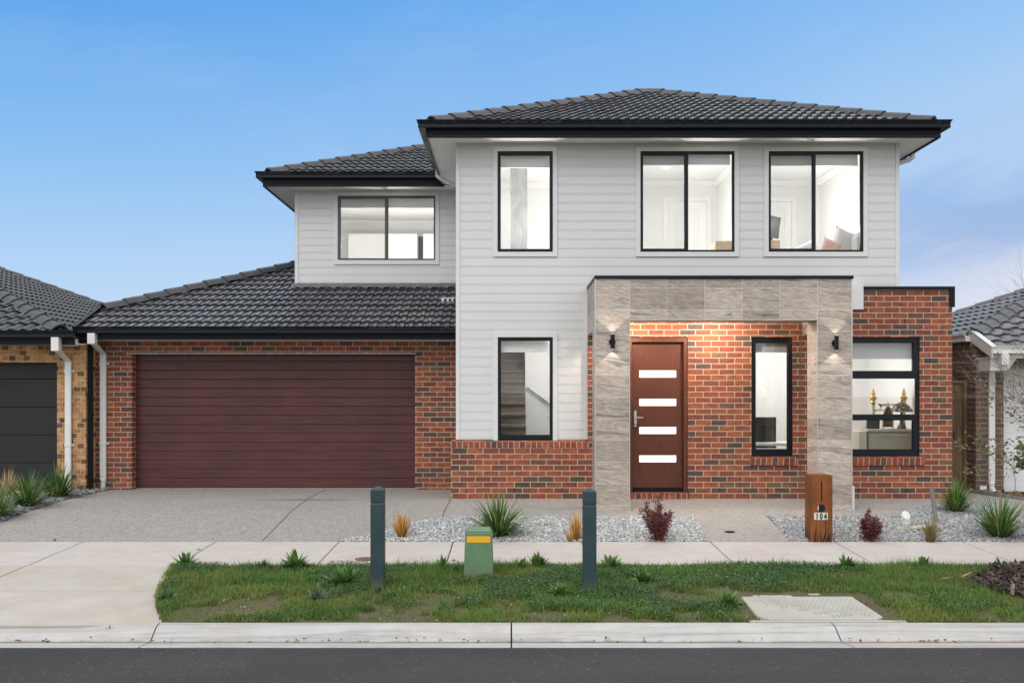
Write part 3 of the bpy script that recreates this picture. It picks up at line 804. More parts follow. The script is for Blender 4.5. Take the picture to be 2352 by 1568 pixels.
MB().box(DX0 - .1, DX1 + .1, YD + .03, YD + .05, -.1, 2.5).build('door_back', M['hole'], gdo)
ZSG = 2.515; GFY = YG - .45
XBG = X(171, 16.4)      # rake at the boundary
eaves(house, [(XBG + .01, GFY), (XL, GFY)], ZSG - .02, ZSG, None, fh=.17, gz_=2.598)
MB().box(GX0 + .02, XL, GFY, YG + .01, ZSG - .012, ZSG).build('soffit', M['soffit'], house)
TG = .404; cg, sg = math.cos(math.atan(TG)), math.sin(math.atan(TG))
GRY, GRZ = GFY - .09, 2.66
YH = 17.415
def zgr(y): return GRZ + (y - GRY) * TG
groof = MB().add([(XBG, GRY, GRZ - .03), (XL, GRY, GRZ - .03), (XL, YV, zgr(YV) - .03), (XV, YV, zgr(YV) - .03), (XV, YH + XV - XBG, zgr(YH + XV - XBG) - .03), (XBG, YH, zgr(YH) - .03)],
                 [(0, 1, 2, 3, 4, 5)]).build('garage_roof', M['tile'], house, fix=False)
tile_field('roof_tiles', M['tile'], groof, (XBG + .02, GRY, GRZ), (1, 0, 0), (0, cg, sg), XL - XBG - .02, 4.6, [half(XBG, YH, -1, 1), half(XV, 0, 1, 0)], seed=6)
tile_field('roof_tiles', M['tile'], groof, (XBG + .02, GRY, GRZ), (1, 0, 0), (0, cg, sg), XL - XBG - .02, 3.0, [((0, YV, 0), (0, 1, 0)), half(XV, 0, -1, 0)], seed=6)
tile_field('roof_tiles', M['tile'], groof, (XBG, 26, zgr(YH)), (0, -1, 0), (cg, 0, sg), 26 - YH, 3.3, [half(XBG, YH, 1, -1), half(XV, 0, 1, 0)], seed=8)
hip_caps('ridge_cap', M['ridge'], groof, (XBG + .06, YH + .04, zgr(YH + .04) + .03), (XV - .02, YH + XV - XBG - .02, zgr(YH + XV - XBG) + .02), seed=6)
# rake gutter along the boundary and lead flashing at the wing
f = MB()
for o0, o1, h0, h1 in ((-.045, -.03, -.14, .075), (-.045, .02, .06, .075), (.0, .02, -.02, .068)):
    f.add([(XBG + o0, GRY - .05, GRZ + h0 - .02), (XBG + o1, GRY - .05, GRZ + h0 - .02), (XBG + o1, GRY - .05, GRZ + h1 - .02), (XBG + o0, GRY - .05, GRZ + h1 - .02),
           (XBG + o0, YH + .1, zgr(YH + .1) + h0), (XBG + o1, YH + .1, zgr(YH + .1) + h0), (XBG + o1, YH + .1, zgr(YH + .1) + h1), (XBG + o0, YH + .1, zgr(YH + .1) + h1)],
          [(0, 3, 2, 1), (4, 5, 6, 7), (0, 1, 5, 4), (1, 2, 6, 5), (2, 3, 7, 6), (3, 0, 4, 7)])
f.build('barge_capping', M['black'], house)
M['lead'] = paint('lead_flashing', (.10, .10, .102), .55, .25, 9, .3)
f = MB(); nx = 60
for k in range(nx):
    xa, xb = XV - .06 + (XL - XV + .06) * k / nx, XV - .06 + (XL - XV + .06) * (k + 1) / nx
    def edge(x): return .17 + .02 * math.sin(x * 21)
    ys = []
    vs = []
    for x in (xa, xb):
        e = edge(x); yy = YV - e
        vs += [(x, YV - .012, ZVB + .02), (x, YV - .03, zgr(YV) + .075), (x, yy, zgr(yy) + .055 + .012 * math.sin(x * 21))]
    f.add(vs, [(0, 3, 4, 1), (1, 4, 5, 2)])
f.build('flashing', M['lead'], house, fix=False)
sp = MB().box(X(1014, 17.9), XL, 17.86, 17.92, Z(693, 17.9), Z(684, 17.9)).build('spreader_pipe', M['trimw'], house)
for k in range(3):
    h = MB(); cx_, cz_ = X(1023 + 10.5 * k, 17.86), Z(688.5, 17.86)
    h.prism([(.024 * math.cos(a * R(30)), .024 * math.sin(a * R(30))) for a in range(12)], (17.855, 17.861), lambda u, v, w_: (cx_ + u, w_, cz_ + v))
    h.build('outlet_hole', M['hole'], sp)
downpipe(house, X(213, GFY - .06), X(239, YG), GFY - .075, YG, 2.60, Z(790, 16.5), Z(813, YG), -.04)

# --- low brick wall under the stair window, with bricks on edge sloping to the boards
LX0 = X(1036, YB)
MB().box(LX0, PTL - .001, YB, YB + .11, -.2, .775).box(LX0, LX0 + .11, YB + .11, YG, -.2, .775).build('brick_wall', M['brick'], house)
MB().add([(LX0, YB - .004, .7751), (PTL + .02, YB - .004, .7751), (PTL + .02, YW + .04, .7751), (LX0, YW + .04, .7751), (LX0, YB - .004, .868), (PTL + .02, YB - .004, .868), (PTL + .02, YW + .04, .897), (LX0, YW + .04, .897)],
         [(0, 3, 2, 1), (4, 5, 6, 7), (0, 1, 5, 4), (1, 2, 6, 5), (2, 3, 7, 6), (3, 0, 4, 7)]).build('brick_sill', M['brick_sill'], house)
# --- porch wall and right brick wall
PW = rc(1726.6, 1821.3, 774.3, 1048, YB); RW = (4.84, X(2113, YB), Z(1048, YB), Z(774.3, YB))
FDX0, FDX1, FDZT = X(1443, YB), X(1580, YB), Z(774, YB)
BR1 = X(2187, YB); CAPZ = Z(658, YB)
pw = MB().plate(PTL, 5.2, -.2, 3.02, YB, YB + .11, [PW, (FDX0, FDX1, -1, FDZT), (RW[0], RW[1], RW[2], RW[3])])
pw.plate(5.2, BR1, -.2, CAPZ - .045, YB, YB + .11, [RW]).box(BR1 - .11, BR1, YB + .11, 26, -.2, 2.7)
pw.build('brick_wall', M['brick'], house)
def bsill(x0, x1, z):
    MB().add([(x0, YB - .022, z - .135), (x1, YB - .022, z - .135), (x1, YB + .08, z - .135), (x0, YB + .08, z - .135), (x0, YB - .03, z - .018), (x1, YB - .03, z - .018), (x1, YB + .08, z + .004), (x0, YB + .08, z + .004)],
             [(0, 3, 2, 1), (4, 5, 6, 7), (0, 1, 5, 4), (1, 2, 6, 5), (2, 3, 7, 6), (3, 0, 4, 7)]).build('brick_sill', M['brick_sill'], house)
bsill(PW[0] - .02, PW[1] + .05, PW[2]); bsill(RW[0] - .02, RW[1] + .06, RW[2])
MB().box(FDX0 - .3, FDX1 + .02, YB - .03, YB + .12, -.05, Z(1131, YB)).build('door_step', M['brick_sill'], house)
cap = MB().box(X(1982, YB), BR1 + .03, YB - .035, YB + .15, CAPZ - .048, CAPZ).box(BR1 - .045, BR1 + .03, YB - .035, YB + .15, Z(705, YB), CAPZ - .0485)
cap.box(BR1 - .08, BR1 + .03, YB + .15, 22, CAPZ - .3, CAPZ).build('parapet_capping', M['black'], house, bevel=.003)
MB().box(X(1955, YB), X(1982, YB), YB - .03, YW, Z(711, YB), CAPZ + .03).build('white_flashing_panel', M['board'], house, bevel=.003)
MB().box(BR1 + .0305, BR1 + .12, YB + 1.0, 22, Z(716, 16.2), Z(706, 16.2)).build('gutter', M['black'], house)
def weep(xd, Yq, row=1): MB().box(X(xd, Yq) - .006, X(xd, Yq) + .006, Yq - .002, Yq + .02, row * .086 + .005, row * .086 + .081).build('weep_hole', M['hole'], house)
for xz in (1106, 1404, 1700): weep((xz / 2.24 + 800) * .8279, YB)
for xz in (820, 1092): weep((xz / 2.0638 + 1600) * .8279, YB)
for xz in (1314, 1612): weep((xz / 2.2594 + 1800) * .8279, YB)
weep(2078, YB, 31)
MB().box(X(1838, YB) - .006, X(1838, YB) + .006, YB - .0025, YB + .02, 0, 2.9).build('control_joint', M['fence'], house)
# porch window, big window
g1 = rc(1736.2, 1804.4, 787, 1031, YB)
frame_window(house, YB + .03, PW, [(g1[0] + .01, g1[1] + .035, g1[2], g1[3])], blind=.20, depth=.08, glassm='glass_out')
rg = [rc(1900, 2098, 787.1, 851.2, YB), rc(1900, 2105, 869.3, 951.4, YB), rc(1900, 2098, 965.2, 1031.7, YB)]
frame_window(house, YB + .03, RW, [(RW[0] + .08, r[1], r[2], r[3]) for r in rg], blind=.30, depth=.08, glassm='glass_out')

# --- front door
YDR = YB + .10
fd = MB().plate(FDX0, FDX1, Z(1131, YB) + .002, FDZT - .004, YB + .02, YB + .16, [(FDX0 + .065, FDX1 - .06, -1, FDZT - .075)])
fdo = fd.build('door_frame', M['door'], house, bevel=.004)
lx0, lx1 = FDX0 + .069, FDX1 - .064
lz0, lz1 = Z(1121, YB), FDZT - .081
lites = [rc(1468.3, 1553.3, a, b, YDR) for a, b in ((850, 866.6), (915.5, 931.6), (980.1, 996.1), (1045.1, 1061.1))]
leaf = MB().plate(lx0, lx1, lz0, lz1, YDR, YDR + .04, lites).build('front_door', M['door'], house, bevel=.002)
for l in lites:
    MB().box(l[0] - .004, l[1] + .004, YDR + .012, YDR + .022, l[2] - .004, l[3] + .004).build('glass_lite', M['frost'], leaf)
hd = MB()
hx0 = X(1459, YDR); hz = Z(961, YDR)
hd.box(hx0 - .022, hx0 + .022, YDR - .012, YDR - .001, hz - .125, hz + .125)
hd.tube([(hx0, YDR - .012, hz + .02), (hx0, YDR - .055, hz + .02)], .012, 10)
hd.tube([(hx0 - .005, YDR - .055, hz + .02), (hx0 + .115, YDR - .055, hz + .017)], .010, 10)
hd.lathe((hx0, YDR - .02, hz - .085), [(.016, -.016), (.018, 0), (.016, .016)], 12)
hd.build('door_handle', M['chrome'], leaf, bevel=.002)
MB().box(lx0, lx1, YDR - .01, YDR + .04, Z(1131, YB) + .003, lz0 - .004).build('threshold', M['black'], fdo)

# --- the tiled porch
PX0, PX1 = X(1367.3, YP), X(1956.5, YP); OX0, OX1 = X(1446, YP), X(1877.4, YP); OZ = Z(734.2, YP); PZ = Z(640.5, YP)
PD = .48
pt = MB().plate(PX0, PX1, -.15, PZ, YP, YP + PD, [(OX0, OX1, -1, OZ)])
BZ = Z(762, 14.4)
pt.box(PX0, PX0 + .3, YP + PD, YW - .03, BZ, PZ - .002)
pt.box(PX1 - .3, PX1, YP + PD, YB - .001, BZ, PZ - .002)
M['lens'] = glow('lamp_lens', (1, .92, .8), 1.5)
portal = pt.build('porch', M['ptile'], house)
MB().box(PX0 + .3, PX1 - .3, YP + PD, YW - .03, OZ + .13, OZ + .16).build('porch_ceiling', M['soffit'], portal)
c = MB().box(PX0 - .012, PX1 + .02, YP - .02, YW - .03, PZ, PZ + .046)
c.build('capping', M['black'], portal, bevel=.003)
al = MB()
for x in (PX0, PX1): al.box(x - .007, x + .007, YP - .007, YP + .007, -.1, PZ - .001)
for x in (OX0, OX1): al.box(x - .006, x + .006, YP - .006, YP + .006, -.1, OZ)
al.box(OX0 + .006, OX1 - .006, YP - .006, YP + .006, OZ - .006, OZ + .006)
al.build('edge_trim', M['alu'], portal)
for xd, yd in ((1407, 784.7), (1920.7, 787.5)):
    x, z = X(xd, YP - .06), Z(yd, YP - .06)
    b = MB().lathe((x, YP - .075, z - .102), [(.027, 0), (.0285, .002), (.0285, .202), (.027, .204)], 18)
    b.tube([(x, YP - .055, z + .0), (x, YP - .02, z + .0)], .012, 8)
    lo = b.build('wall_light', M['black'], portal)
    MB().prism([(.047 * math.cos(a * R(15)), .047 * math.sin(a * R(15))) for a in range(24)], (YP - .022, YP - .0075), lambda u, v, w_: (x + u, w_, z + v)).build('mounting_plate', M['black'], lo)
    for s in (1, -1):
        MB().lathe((x, YP - .075, z + s * .1035 - .001), [(.019, 0), (.019, .002)], 16).build('lens', M['lens'], lo)
        lamp('wall_light_beam', (x, YP - .042, z + s * .108), WALL_W, .004, (1, .92, .82), 'SPOT', (R(180) if s > 0 else 0, 0, 0), R(94), .12, 0.0, True)
lamp('porch_downlight', (1.75, YP + .72, OZ + .07), PORCH_W * .55, .06, (1, .88, .73), 'POINT')
lamp('porch_downlight', (3.0, YP + .68, OZ + .07), PORCH_W * .8, .06, (1, .88, .73), 'POINT')
MB().box(PX1 + .002, PX1 + .045, YP + .02, YP + .06, -.05, .32).build('conduit', M['trimw'], house)

# ================================================================ rooms behind the glass
rm1 = room(house, -.75, 1.42, YW + .05, 19.0, .02, 2.62, cornice=False, floor='carpet')
# stair: carpeted flight rising away from the street, white wall with handrail beside it
st = MB()
sx0, sx1 = -.72, X(1206, 16.9)
ris, going, sy = .181, .235, 15.90 - 5 * .235
for k in range(4, 14):
    z = .02 + ris * (k + 1)
    if z > 2.6: break
    y = sy + going * k
    st.prism([(0, z - ris), (0, z - .055), (-.040, z - .048), (-.046, z - .012), (-.030, z), (going + .02, z), (going + .02, z - ris)], (sx0, sx1), lambda u, v, w_: (w_, y + u, v))
st.build('staircase', M['carpet'], house)
YS = 17.0
MB().box(sx1 + .002, 1.41, YS, YS + .1, .02, 2.6).box(sx0, sx1, 15.92, 16.0, .02, .9).build('stair_wall', M['white'], house)
hq = lambda px, py: ((X((px / 2.24 + 800) * .8279, YS - .07)), YS - .07, Z((py / 2.24 + 760) * .8279, YS - .07))
hr = MB().tube([hq(1488, 700), hq(1740, 885)], .022, 10)
hr.tube([hq(1516, 725), (hq(1516, 745)[0], YS - .002, hq(1516, 760)[2])], .010, 8)
hr.build('handrail', M['trimw'], house)
# rooms of the upper floor
rm2 = room(house, -.72, 1.3, YW + .05, 18.2, 3.0, 5.44)
# frosted partition on the landing
M['haze'] = NT('landing_mirror_glass').done()
t = NT('landing_glass'); tp = t.noise(t.scaled(t.pos(), (3, 3, 1)), 2.2, 5, .7, 1.0).outputs[0]
M['haze'] = t.done(t.ramp(tp, [(.3, (.34, .35, .35)), (.7, (.62, .62, .61))]), .35)
MB().box(X(1172, 16.8), X(1211, 16.8), 16.8, 16.83, 3.0, 5.42).build('landing_screen', M['haze'], house)
MB().plate(X(1150, 16.8) - .3, X(1173, 16.8), 3.0, 4.95, 16.76, 16.86, []).build('landing_partition', M['white'], house)
rm3 = room(house, 1.45, 3.72, YW + .05, 18.0, 3.0, 5.44)
rm4 = room(house, 3.78, 5.56, YW + .05, 18.0, 3.0, 5.44)
rm5 = room(house, XV + .12, XL - .06, YV + .05, 22.0, 3.9, 5.40)
rm6 = room(house, 3.60, 6.58, YB + .13, 18.4, .02, 2.62)
def inner_door(parent, x0, x1, z0, z1, y):
    MB().plate(x0 - .09, x1 + .09, z0, z1 + .09, y - .022, y - .002, [(x0, x1, z0 - 1, z1)]).build('architrave', M['ceil'], parent, bevel=.004)
    MB().plate(x0 + .006, x1 - .006, z0, z1 - .006, y - .012, y - .0005, [(x0 + .12, x1 - .12, z0 + .2, z1 - .15)]).build('inner_door', M['ceil'], parent)
inner_door(rm3, X(1534, 18), X(1622, 18), 3.0, 5.07, 18.0)
inner_door(rm4, X(1760, 18), X(1818, 18), 3.0, 5.07, 18.0)
# wardrobe in the wing room
wd = MB().box(X(800, 21.4), X(958, 21.4), 21.4, 21.9, 3.9, Z(537, 21.4)).box(X(972, 21.4), XL - .1, 21.4, 21.9, 3.9, Z(537, 21.4)).box(X(958, 21.4), X(972, 21.4), 21.8, 21.9, 3.9, Z(537, 21.4))
wd.build('wardrobe', M['ceil'], rm5)
MB().box(X(958, 21.4), X(972, 21.4), 21.7, 21.78, 3.9, Z(538, 21.4)).build('wardrobe_gap', M['screenblk'], rm5)
d = MB().lathe((2.62, 16.9, 5.425), [(.05, 0), (.055, .012)], 20).build('downlight', glow('downlight_lens', (1, .97, .92), 6), rm3)
for nm, loc, k in (('bedroom_light', (2.62, 16.7, 4.25), .62), ('bedroom_light', (4.7, 16.7, 4.3), .5), ('landing_light', (1.05, 16.9, 4.4), .7), ('wing_light', (-3.2, 19.9, 4.5), .6), ('wing_light', (-1.4, 20.0, 4.5), .45),
                   ('bedroom_light', (2.75, 15.9, 4.50), .25), ('bedroom_light', (4.72, 15.9, 4.50), .25), ('landing_light', (.2, 15.9, 4.50), .25), 
                   ('stair_light', (.85, 15.6, 2.45), .62), ('front_room_light', (5.0, 16.9, 2.2), 1.05)):
    lamp(nm, loc, ROOM_W * k, .16, (1, .98, .96), spec=0.0)
for x, y, zt in ((2.98, 15.74, 5.455), (4.83, 15.74, 5.455), (.2, 15.74, 5.455), (-2.35, 19.22, 5.436)):     # spots added inside the windows to brighten the soffits, no real fittings
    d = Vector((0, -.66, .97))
    lo = lamp('eave_fill_spot', (x, y, zt - .97), UP_W, .05, (1, .95, .88), 'SPOT', None, R(74), .9, 0.0)
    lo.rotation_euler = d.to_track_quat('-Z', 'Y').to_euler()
# the rest of the shell, so no light strays between rooms
sh = MB()
sh.box(XL + .02, XR - .02, 26, 26.1, 0, ZS)
sh.box(XV, XL, 26, 26.1, -.2, ZSV)
sh.box(GX0, XV, 26, 26.1, -.2, 2.9)
sh.box(XL + .02, XR - .02, 19.3, 25.9, 2.7, 2.9)
sh.build('rear_wall', M['board'], house)
# ================================================================ neighbours
left = thing('brick_house', 'single storey tan brick house with black garage door and dark tiled roof at left edge', 'house', (-10, 16.6, 0))
NY = 16.6
LXR = X(197, NY)      # its boundary wall
LDX1, LDZ = X(131, NY), Z(832, NY)
MB().plate(-19, LXR, -.2, 2.45, NY, NY + .2, [(LDX1 - 4.9, LDX1, -1, LDZ)]).box(LXR - .11, LXR, NY + .2, 26.5, -.2, 2.7).build('brick_wall', M['brick_tan'], left)
MB().box(LXR + .001, GX0 - .004, NY + .06, NY + .3, -.1, 2.55).build('boundary_gap_filler', M['hole'], left)  # added near-black filler closing the dark gap between the two houses
gd = MB(); yd = NY + .18
for k in range(5):
    z0 = -.03 + k * .47; z1 = min(z0 + .47, LDZ + .1)
    vs = []
    for z, o in ((z0, .012), (z0 + .006, 0), (z1 - .006, 0), (z1, .012)): vs += [(LDX1 - 4.9, yd + o, z), (LDX1 - .002, yd + o, z)]
    gd.add(vs, [(2 * i, 2 * i + 1, 2 * i + 3, 2 * i + 2) for i in range(3)])
gd.build('garage_door', M['garage_black'], left, fix=False)
ex = X(175, 16.1); EYL = 16.14; z0 = 2.39
eaves(left, [(-19.5, EYL), (ex - .03, EYL)], z0, None, None, fh=.17, gz_=z0 + .115)
MB().box(-19.5, ex - .03, EYL, NY + .01, z0 + .02, z0 + .03).build('soffit', M['soffit'], left)
TL = .404; cl_, sl_ = math.cos(math.atan(TL)), math.sin(math.atan(TL))
ry, rx, rz, rb = EYL - .09, -7.26, 2.60, 27.2
hh = (rb - ry) / 2
lroof = MB().add([(-20, ry, rz - .03), (rx, ry, rz - .03), (rx, rb, rz - .03), (-20, rb, rz - .03), (rx - hh, ry + hh, rz - .03 + hh * TL), (-20, ry + hh, rz - .03 + hh * TL)],
                 [(0, 1, 4, 5), (1, 2, 4), (2, 3, 5, 4), (0, 3, 2, 1)]).build('roof', M['tile_left'], left)
tile_field('roof_tiles', M['tile_left'], lroof, (-20, ry, rz), (1, 0, 0), (0, cl_, sl_), 20 + rx, hh / cl_, [half(rx, ry, 1, 1)], seed=11, tw=.2, prof=TPROF)
tile_field('roof_tiles', M['tile_left'], lroof, (rx, ry, rz), (0, 1, 0), (-cl_, 0, sl_), rb - ry, hh / cl_, [half(rx, ry, -1, -1), half(rx, rb, -1, 1)], seed=12, tw=.2, prof=TPROF)
hip_caps('ridge_cap', M['ridge'], lroof, (rx - .05, ry + .05, rz + .03), (rx - hh, ry + hh, rz + hh * TL), seed=11)
hip_caps('ridge_cap', M['ridge'], lroof, (rx - .05, rb - .05, rz + .03), (rx - hh, ry + hh, rz + hh * TL), seed=12)
hip_caps('ridge_cap', M['ridge'], lroof, (-20, ry + hh, rz + hh * TL), (rx - hh, ry + hh, rz + hh * TL), seed=13)
MB().prism([(X(152, 16.5), Z(794.5, 16.5)), (X(175, 16.5), Z(794.5, 16.5)), (X(175, 16.5), Z(778, 16.5))], (16.30, 16.58), lambda u, v, w_: (u, w_, v)).build('eave_return', M['soffit'], left)
downpipe(left, X(129, 16.06), X(159, NY), EYL - .075, NY, z0 + .12, Z(806, 16.06), Z(830, NY), -.05)

# right neighbour: brown brick, white garage door, pale gutters
right = thing('brick_house', 'single storey brown brick house with white garage door and grey tiled roof at right edge', 'house', (11, 16.5, 0))
RY_ = 16.5
rX = X(2241, RY_)
rDX, rDZ = X(2305, RY_), Z(845, RY_)
YBK = 19.4
MB().plate(rX, 19, -.25, 2.50, RY_, RY_ + .2, [(rDX, rDX + 4.8, -1, rDZ)]).box(rX, rX + .11, RY_ + .2, YBK + .2, -.2, 2.5).box(6.76, rX, YBK, YBK + .11, -.2, 2.52).build('brick_wall', M['brick_brown'], right)
gd = MB(); yd = RY_ + .18
for k in range(6):
    z0 = -.06 + k * .40; z1 = min(z0 + .40, rDZ + .1)
    vs = []
    for z, o in ((z0, .012), (z0 + .006, 0), (z0 + .195, 0), (z0 + .2, .006), (z0 + .205, 0), (z1 - .006, 0), (z1, .012)): vs += [(rDX, yd + o, z), (rDX + 4.8, yd + o, z)]
    gd.add(vs, [(2 * i, 2 * i + 1, 2 * i + 3, 2 * i + 2) for i in range(6)])
gd.build('garage_door', M['garage_white'], right, fix=False)
bX = X(2277, 15.95)
ey = 16.05; zf = Z(822, 15.95)
eaves(right, [(bX + .02, ey), (19.5, ey)], zf, None, None, 'gutterw', 'gutterw', fh=.15, gz_=zf + .07)
MB().box(bX + .02, 19.5, ey, RY_ + .01, zf + .01, zf + .02).build('soffit', M['soffit'], right)
TRR = .404
gy, gz0 = ey - .09, 2.31
yh = 16.62; zh = gz0 + (yh - gy) * TRR; hx_ = 7.70
# side eave, one course higher, running back
eaves(right, [(hx_ + .02, 23), (hx_ + .02, yh + .06)], zh - .17, None, None, 'gutterw', 'gutterw', fh=.15, gz_=zh - .10)
back = 22.6; qh = (back - yh) / 2
rroof = MB().add([(hx_, gy, gz0 - .03), (20, gy, gz0 - .03), (20, yh + qh * 1.0, zh + qh * TRR - .03), (hx_ + qh, yh + qh, zh + qh * TRR - .03), (hx_, yh, zh - .03), (hx_, back, zh - .03), (20, back, zh - .03)],
                 [(0, 1, 2, 3, 4), (4, 3, 5), (5, 3, 2, 6)]).build('roof', M['tile_grey'], right, fix=False)
tile_field('roof_tiles', M['tile_grey'], rroof, (hx_, gy, gz0), (1, 0, 0), (0, cl_, sl_), 12.3, (yh + qh - gy) / cl_, [half(hx_, yh, -1, 1)], seed=21, tw=.30, prof=TPROF)
tile_field('roof_tiles', M['tile_grey'], rroof, (hx_, back, zh), (0, -1, 0), (cl_, 0, sl_), back - yh, qh / cl_, [half(hx_, yh, 1, -1), half(hx_, back, 1, 1)], seed=22, tw=.30, prof=TPROF)
hip_caps('ridge_cap', M['ridge_grey'], rroof, (hx_ + .05, yh + .05, zh + .03), (hx_ + qh, yh + qh, zh + qh * TRR), seed=21)
hip_caps('ridge_cap', M['ridge_grey'], rroof, (hx_ + .05, back - .05, zh + .03), (hx_ + qh, yh + qh, zh + qh * TRR), seed=22)
hip_caps('ridge_cap', M['ridge_grey'], rroof, (20, yh + qh, zh + qh * TRR), (hx_ + qh, yh + qh, zh + qh * TRR), seed=23)
f = MB()
for o0, o1, h0, h1 in ((-.03, -.015, -.12, .060), (-.03, .075, .048, .060), (.062, .075, .0, .054)):
    f.add([(hx_ + o0, gy - .04, gz0 + h0 - .02), (hx_ + o1, gy - .04, gz0 + h0 - .02), (hx_ + o1, gy - .04, gz0 + h1 - .02), (hx_ + o0, gy - .04, gz0 + h1 - .02),
           (hx_ + o0, yh + .12, zh + .05 + h0), (hx_ + o1, yh + .12, zh + .05 + h0), (hx_ + o1, yh + .12, zh + .05 + h1), (hx_ + o0, yh + .12, zh + .05 + h1)],
          [(0, 3, 2, 1), (4, 5, 6, 7), (0, 1, 5, 4), (1, 2, 6, 5), (2, 3, 7, 6), (3, 0, 4, 7)])
f.build('barge_gutter', M['gutterw'], right)
MB().add([(hx_ + .02, ey + .02, zf + .005), (hx_ + .45, ey + .02, zf + .005), (hx_ + .02, ey + .02, zf - .2), (hx_ + .30, ey + .02, zf - .2), (hx_ + .02, RY_ - .01, zf + .005), (hx_ + .02, RY_ - .01, zf - .2)], [(0, 1, 3, 2), (0, 2, 5, 4)]).build('eave_box', M['gutterw'], right, fix=False)
downpipe(right, X(2306, 15.97), X(2275, RY_), ey - .075, RY_, zf + .08, Z(838, 15.97), Z(852, RY_), -.06)
MB().tube([(X(2275, RY_), RY_ - .05, .05), (X(2275, RY_) + .02, RY_ - .06, -.01), (X(2275, RY_) + .10, RY_ - .09, -.045)], .045, 12).build('pipe_bend', M['pvc'], right)
# timber side gate between the houses
gate = thing('side_gate', 'tall timber paling gate in the gap right of the brick wall', 'gate', (7.0, 17.6, 0))
YGt = 16.82
gx0, gx1 = X(2187, YGt), X(2220, YGt)
gt, gb = Z(880, YGt), -.03
mb = MB()
for k, (a, b) in enumerate(((gx0 - .12, gx0 + .028), (gx0 + .031, gx0 + .175))):
    mb.box(a, b, YGt + .004 * k, YGt + .018 + .004 * k, gb, gt)
mb.build('paling', M['fence'], gate, bevel=.003)
MB().box(gx0 - .14, gx0 + .19, YGt - .02, YGt + .03, gt + .001, gt + .045).build('top_rail', M['fence'], gate, bevel=.003)
MB().box(gx0 + .18, gx1, YGt - .03, YGt + .07, gb - .1, gt + .06).build('post', M['fence'], gate, bevel=.004)
MB().box(gx0 + .015, gx0 + .045, YGt - .022, YGt - .001, .85, .97).box(gx0 + .02, gx0 + .04, YGt - .04, YGt - .022, .90, .93).build('latch', M['screenblk'], gate)
m_ = MB().box(X(2252, RY_) - .02, X(2252, RY_) + .09, RY_ - .03, RY_ - .001, .015, .075); m_.build('vent_box', M['pvc'], right)
# ================================================================ the ground
def drape(name, poly, m, off=0.0, skirt=.06, k=None, parent=None, xcuts=()):
    bm = bmesh.new()
    f = bm.faces.new([bm.verts.new((x, y, 0)) for x, y in poly])
    for y in _gy:
        bmesh.ops.bisect_plane(bm, geom=bm.verts[:] + bm.edges[:] + bm.faces[:], plane_co=(0, y, 0), plane_no=(0, 1, 0))
    for v in bm.verts: v.co.z = gz(v.co.y) + off
    bmesh.ops.recalc_face_normals(bm, faces=bm.faces)
    if bm.faces[:] and sum(f.normal.z for f in bm.faces) < 0: bmesh.ops.reverse_faces(bm, faces=bm.faces)
    if skirt:
        e = [e for e in bm.edges if len(e.link_faces) == 1]
        r = bmesh.ops.extrude_edge_only(bm, edges=e)
        for v in [g for g in r['geom'] if isinstance(g, bmesh.types.BMVert)]: v.co.z -= skirt
    me = bpy.data.meshes.new(name); bm.to_mesh(me); bm.free()
    o = finish(name, me, m, parent)
    if k: kind(o, k)
    return o

# terrain to the horizon
ys = sorted(set(_gy)); xs = [-600, -40, -14, 0, 14, 40, 600]
V = [(x, y, gz(y) - .075) for y in ys for x in xs]; n = len(xs)
F = [(j * n + i, j * n + i + 1, (j + 1) * n + i + 1, (j + 1) * n + i) for j in range(len(ys) - 1) for i in range(n - 1)]
o = MB().add(V, F).build('ground', M['terrain'], fix=False); kind(o, 'structure')
# road, with its camber
ry = [-1.2, -.2, 1.5, 3.5, 5.5, 7.0, 7.64]; rv = [-.335, -.325, -.285, -.27, -.285, -.315, -.331]
V = [(x, y, z) for y, z in zip(ry, rv) for x in (-60, -20, 0, 20, 60)]
F = [(j * 5 + i, j * 5 + i + 1, j * 5 + i + 6, j * 5 + i + 5) for j in range(6) for i in range(4)]
o = MB().add(V, F).build('road', M['asphalt'], fix=False); kind(o, 'structure')

# kerb and channel
kb = MB()
KP = [(8.205, -.52), (8.205, -.268), (8.175, -.262), (8.12, -.264), (8.075, -.272), (8.04, -.288), (7.945, -.338), (7.915, -.349), (7.885, -.352), (7.65, -.324), (7.64, -.327), (7.64, -.52)]
def kerb_low(x):   # dropped across the vehicle crossing
    return min(1, max(0, (-2.95 - x) / .75))
brk = [-22.4, -19.7, -17.0, -14.2, -11.4, -8.6, -5.75, -2.875, -.005, 2.62, 5.35, 8.1, 10.9, 13.7, 16.5, 19.3, 22]
for a, b in zip(brk, brk[1:]):
    nseg = 12 if a < -2.8 and b > -6 else 2
    xs_ = [a + .006 + (b - a - .012) * i / nseg for i in range(nseg + 1)]
    vs = []
    for x in xs_:
        d = kerb_low(x)
        sl = .045 * (1 if abs(x - a) < .05 else 0) * 0
        for y, z in KP:
            zz = z
            if z > -.34 and y > 7.92: zz = z - .05 * d * (z + .34) / .078
            vs.append((x + (y - 7.9) * (-.05 if -3 < x < -2.7 else 0), y, zz))
    k = len(KP)
    fs = [(i * k + j, i * k + (j + 1) % k, (i + 1) * k + (j + 1) % k, (i + 1) * k + j) for i in range(nseg) for j in range(k)]
    fs += [tuple(range(k)), tuple(range(nseg * k, nseg * k + k))[::-1]]
    kb.add(vs, fs)
o = kb.build('kerb', M['kerb']); kind(o, 'structure')

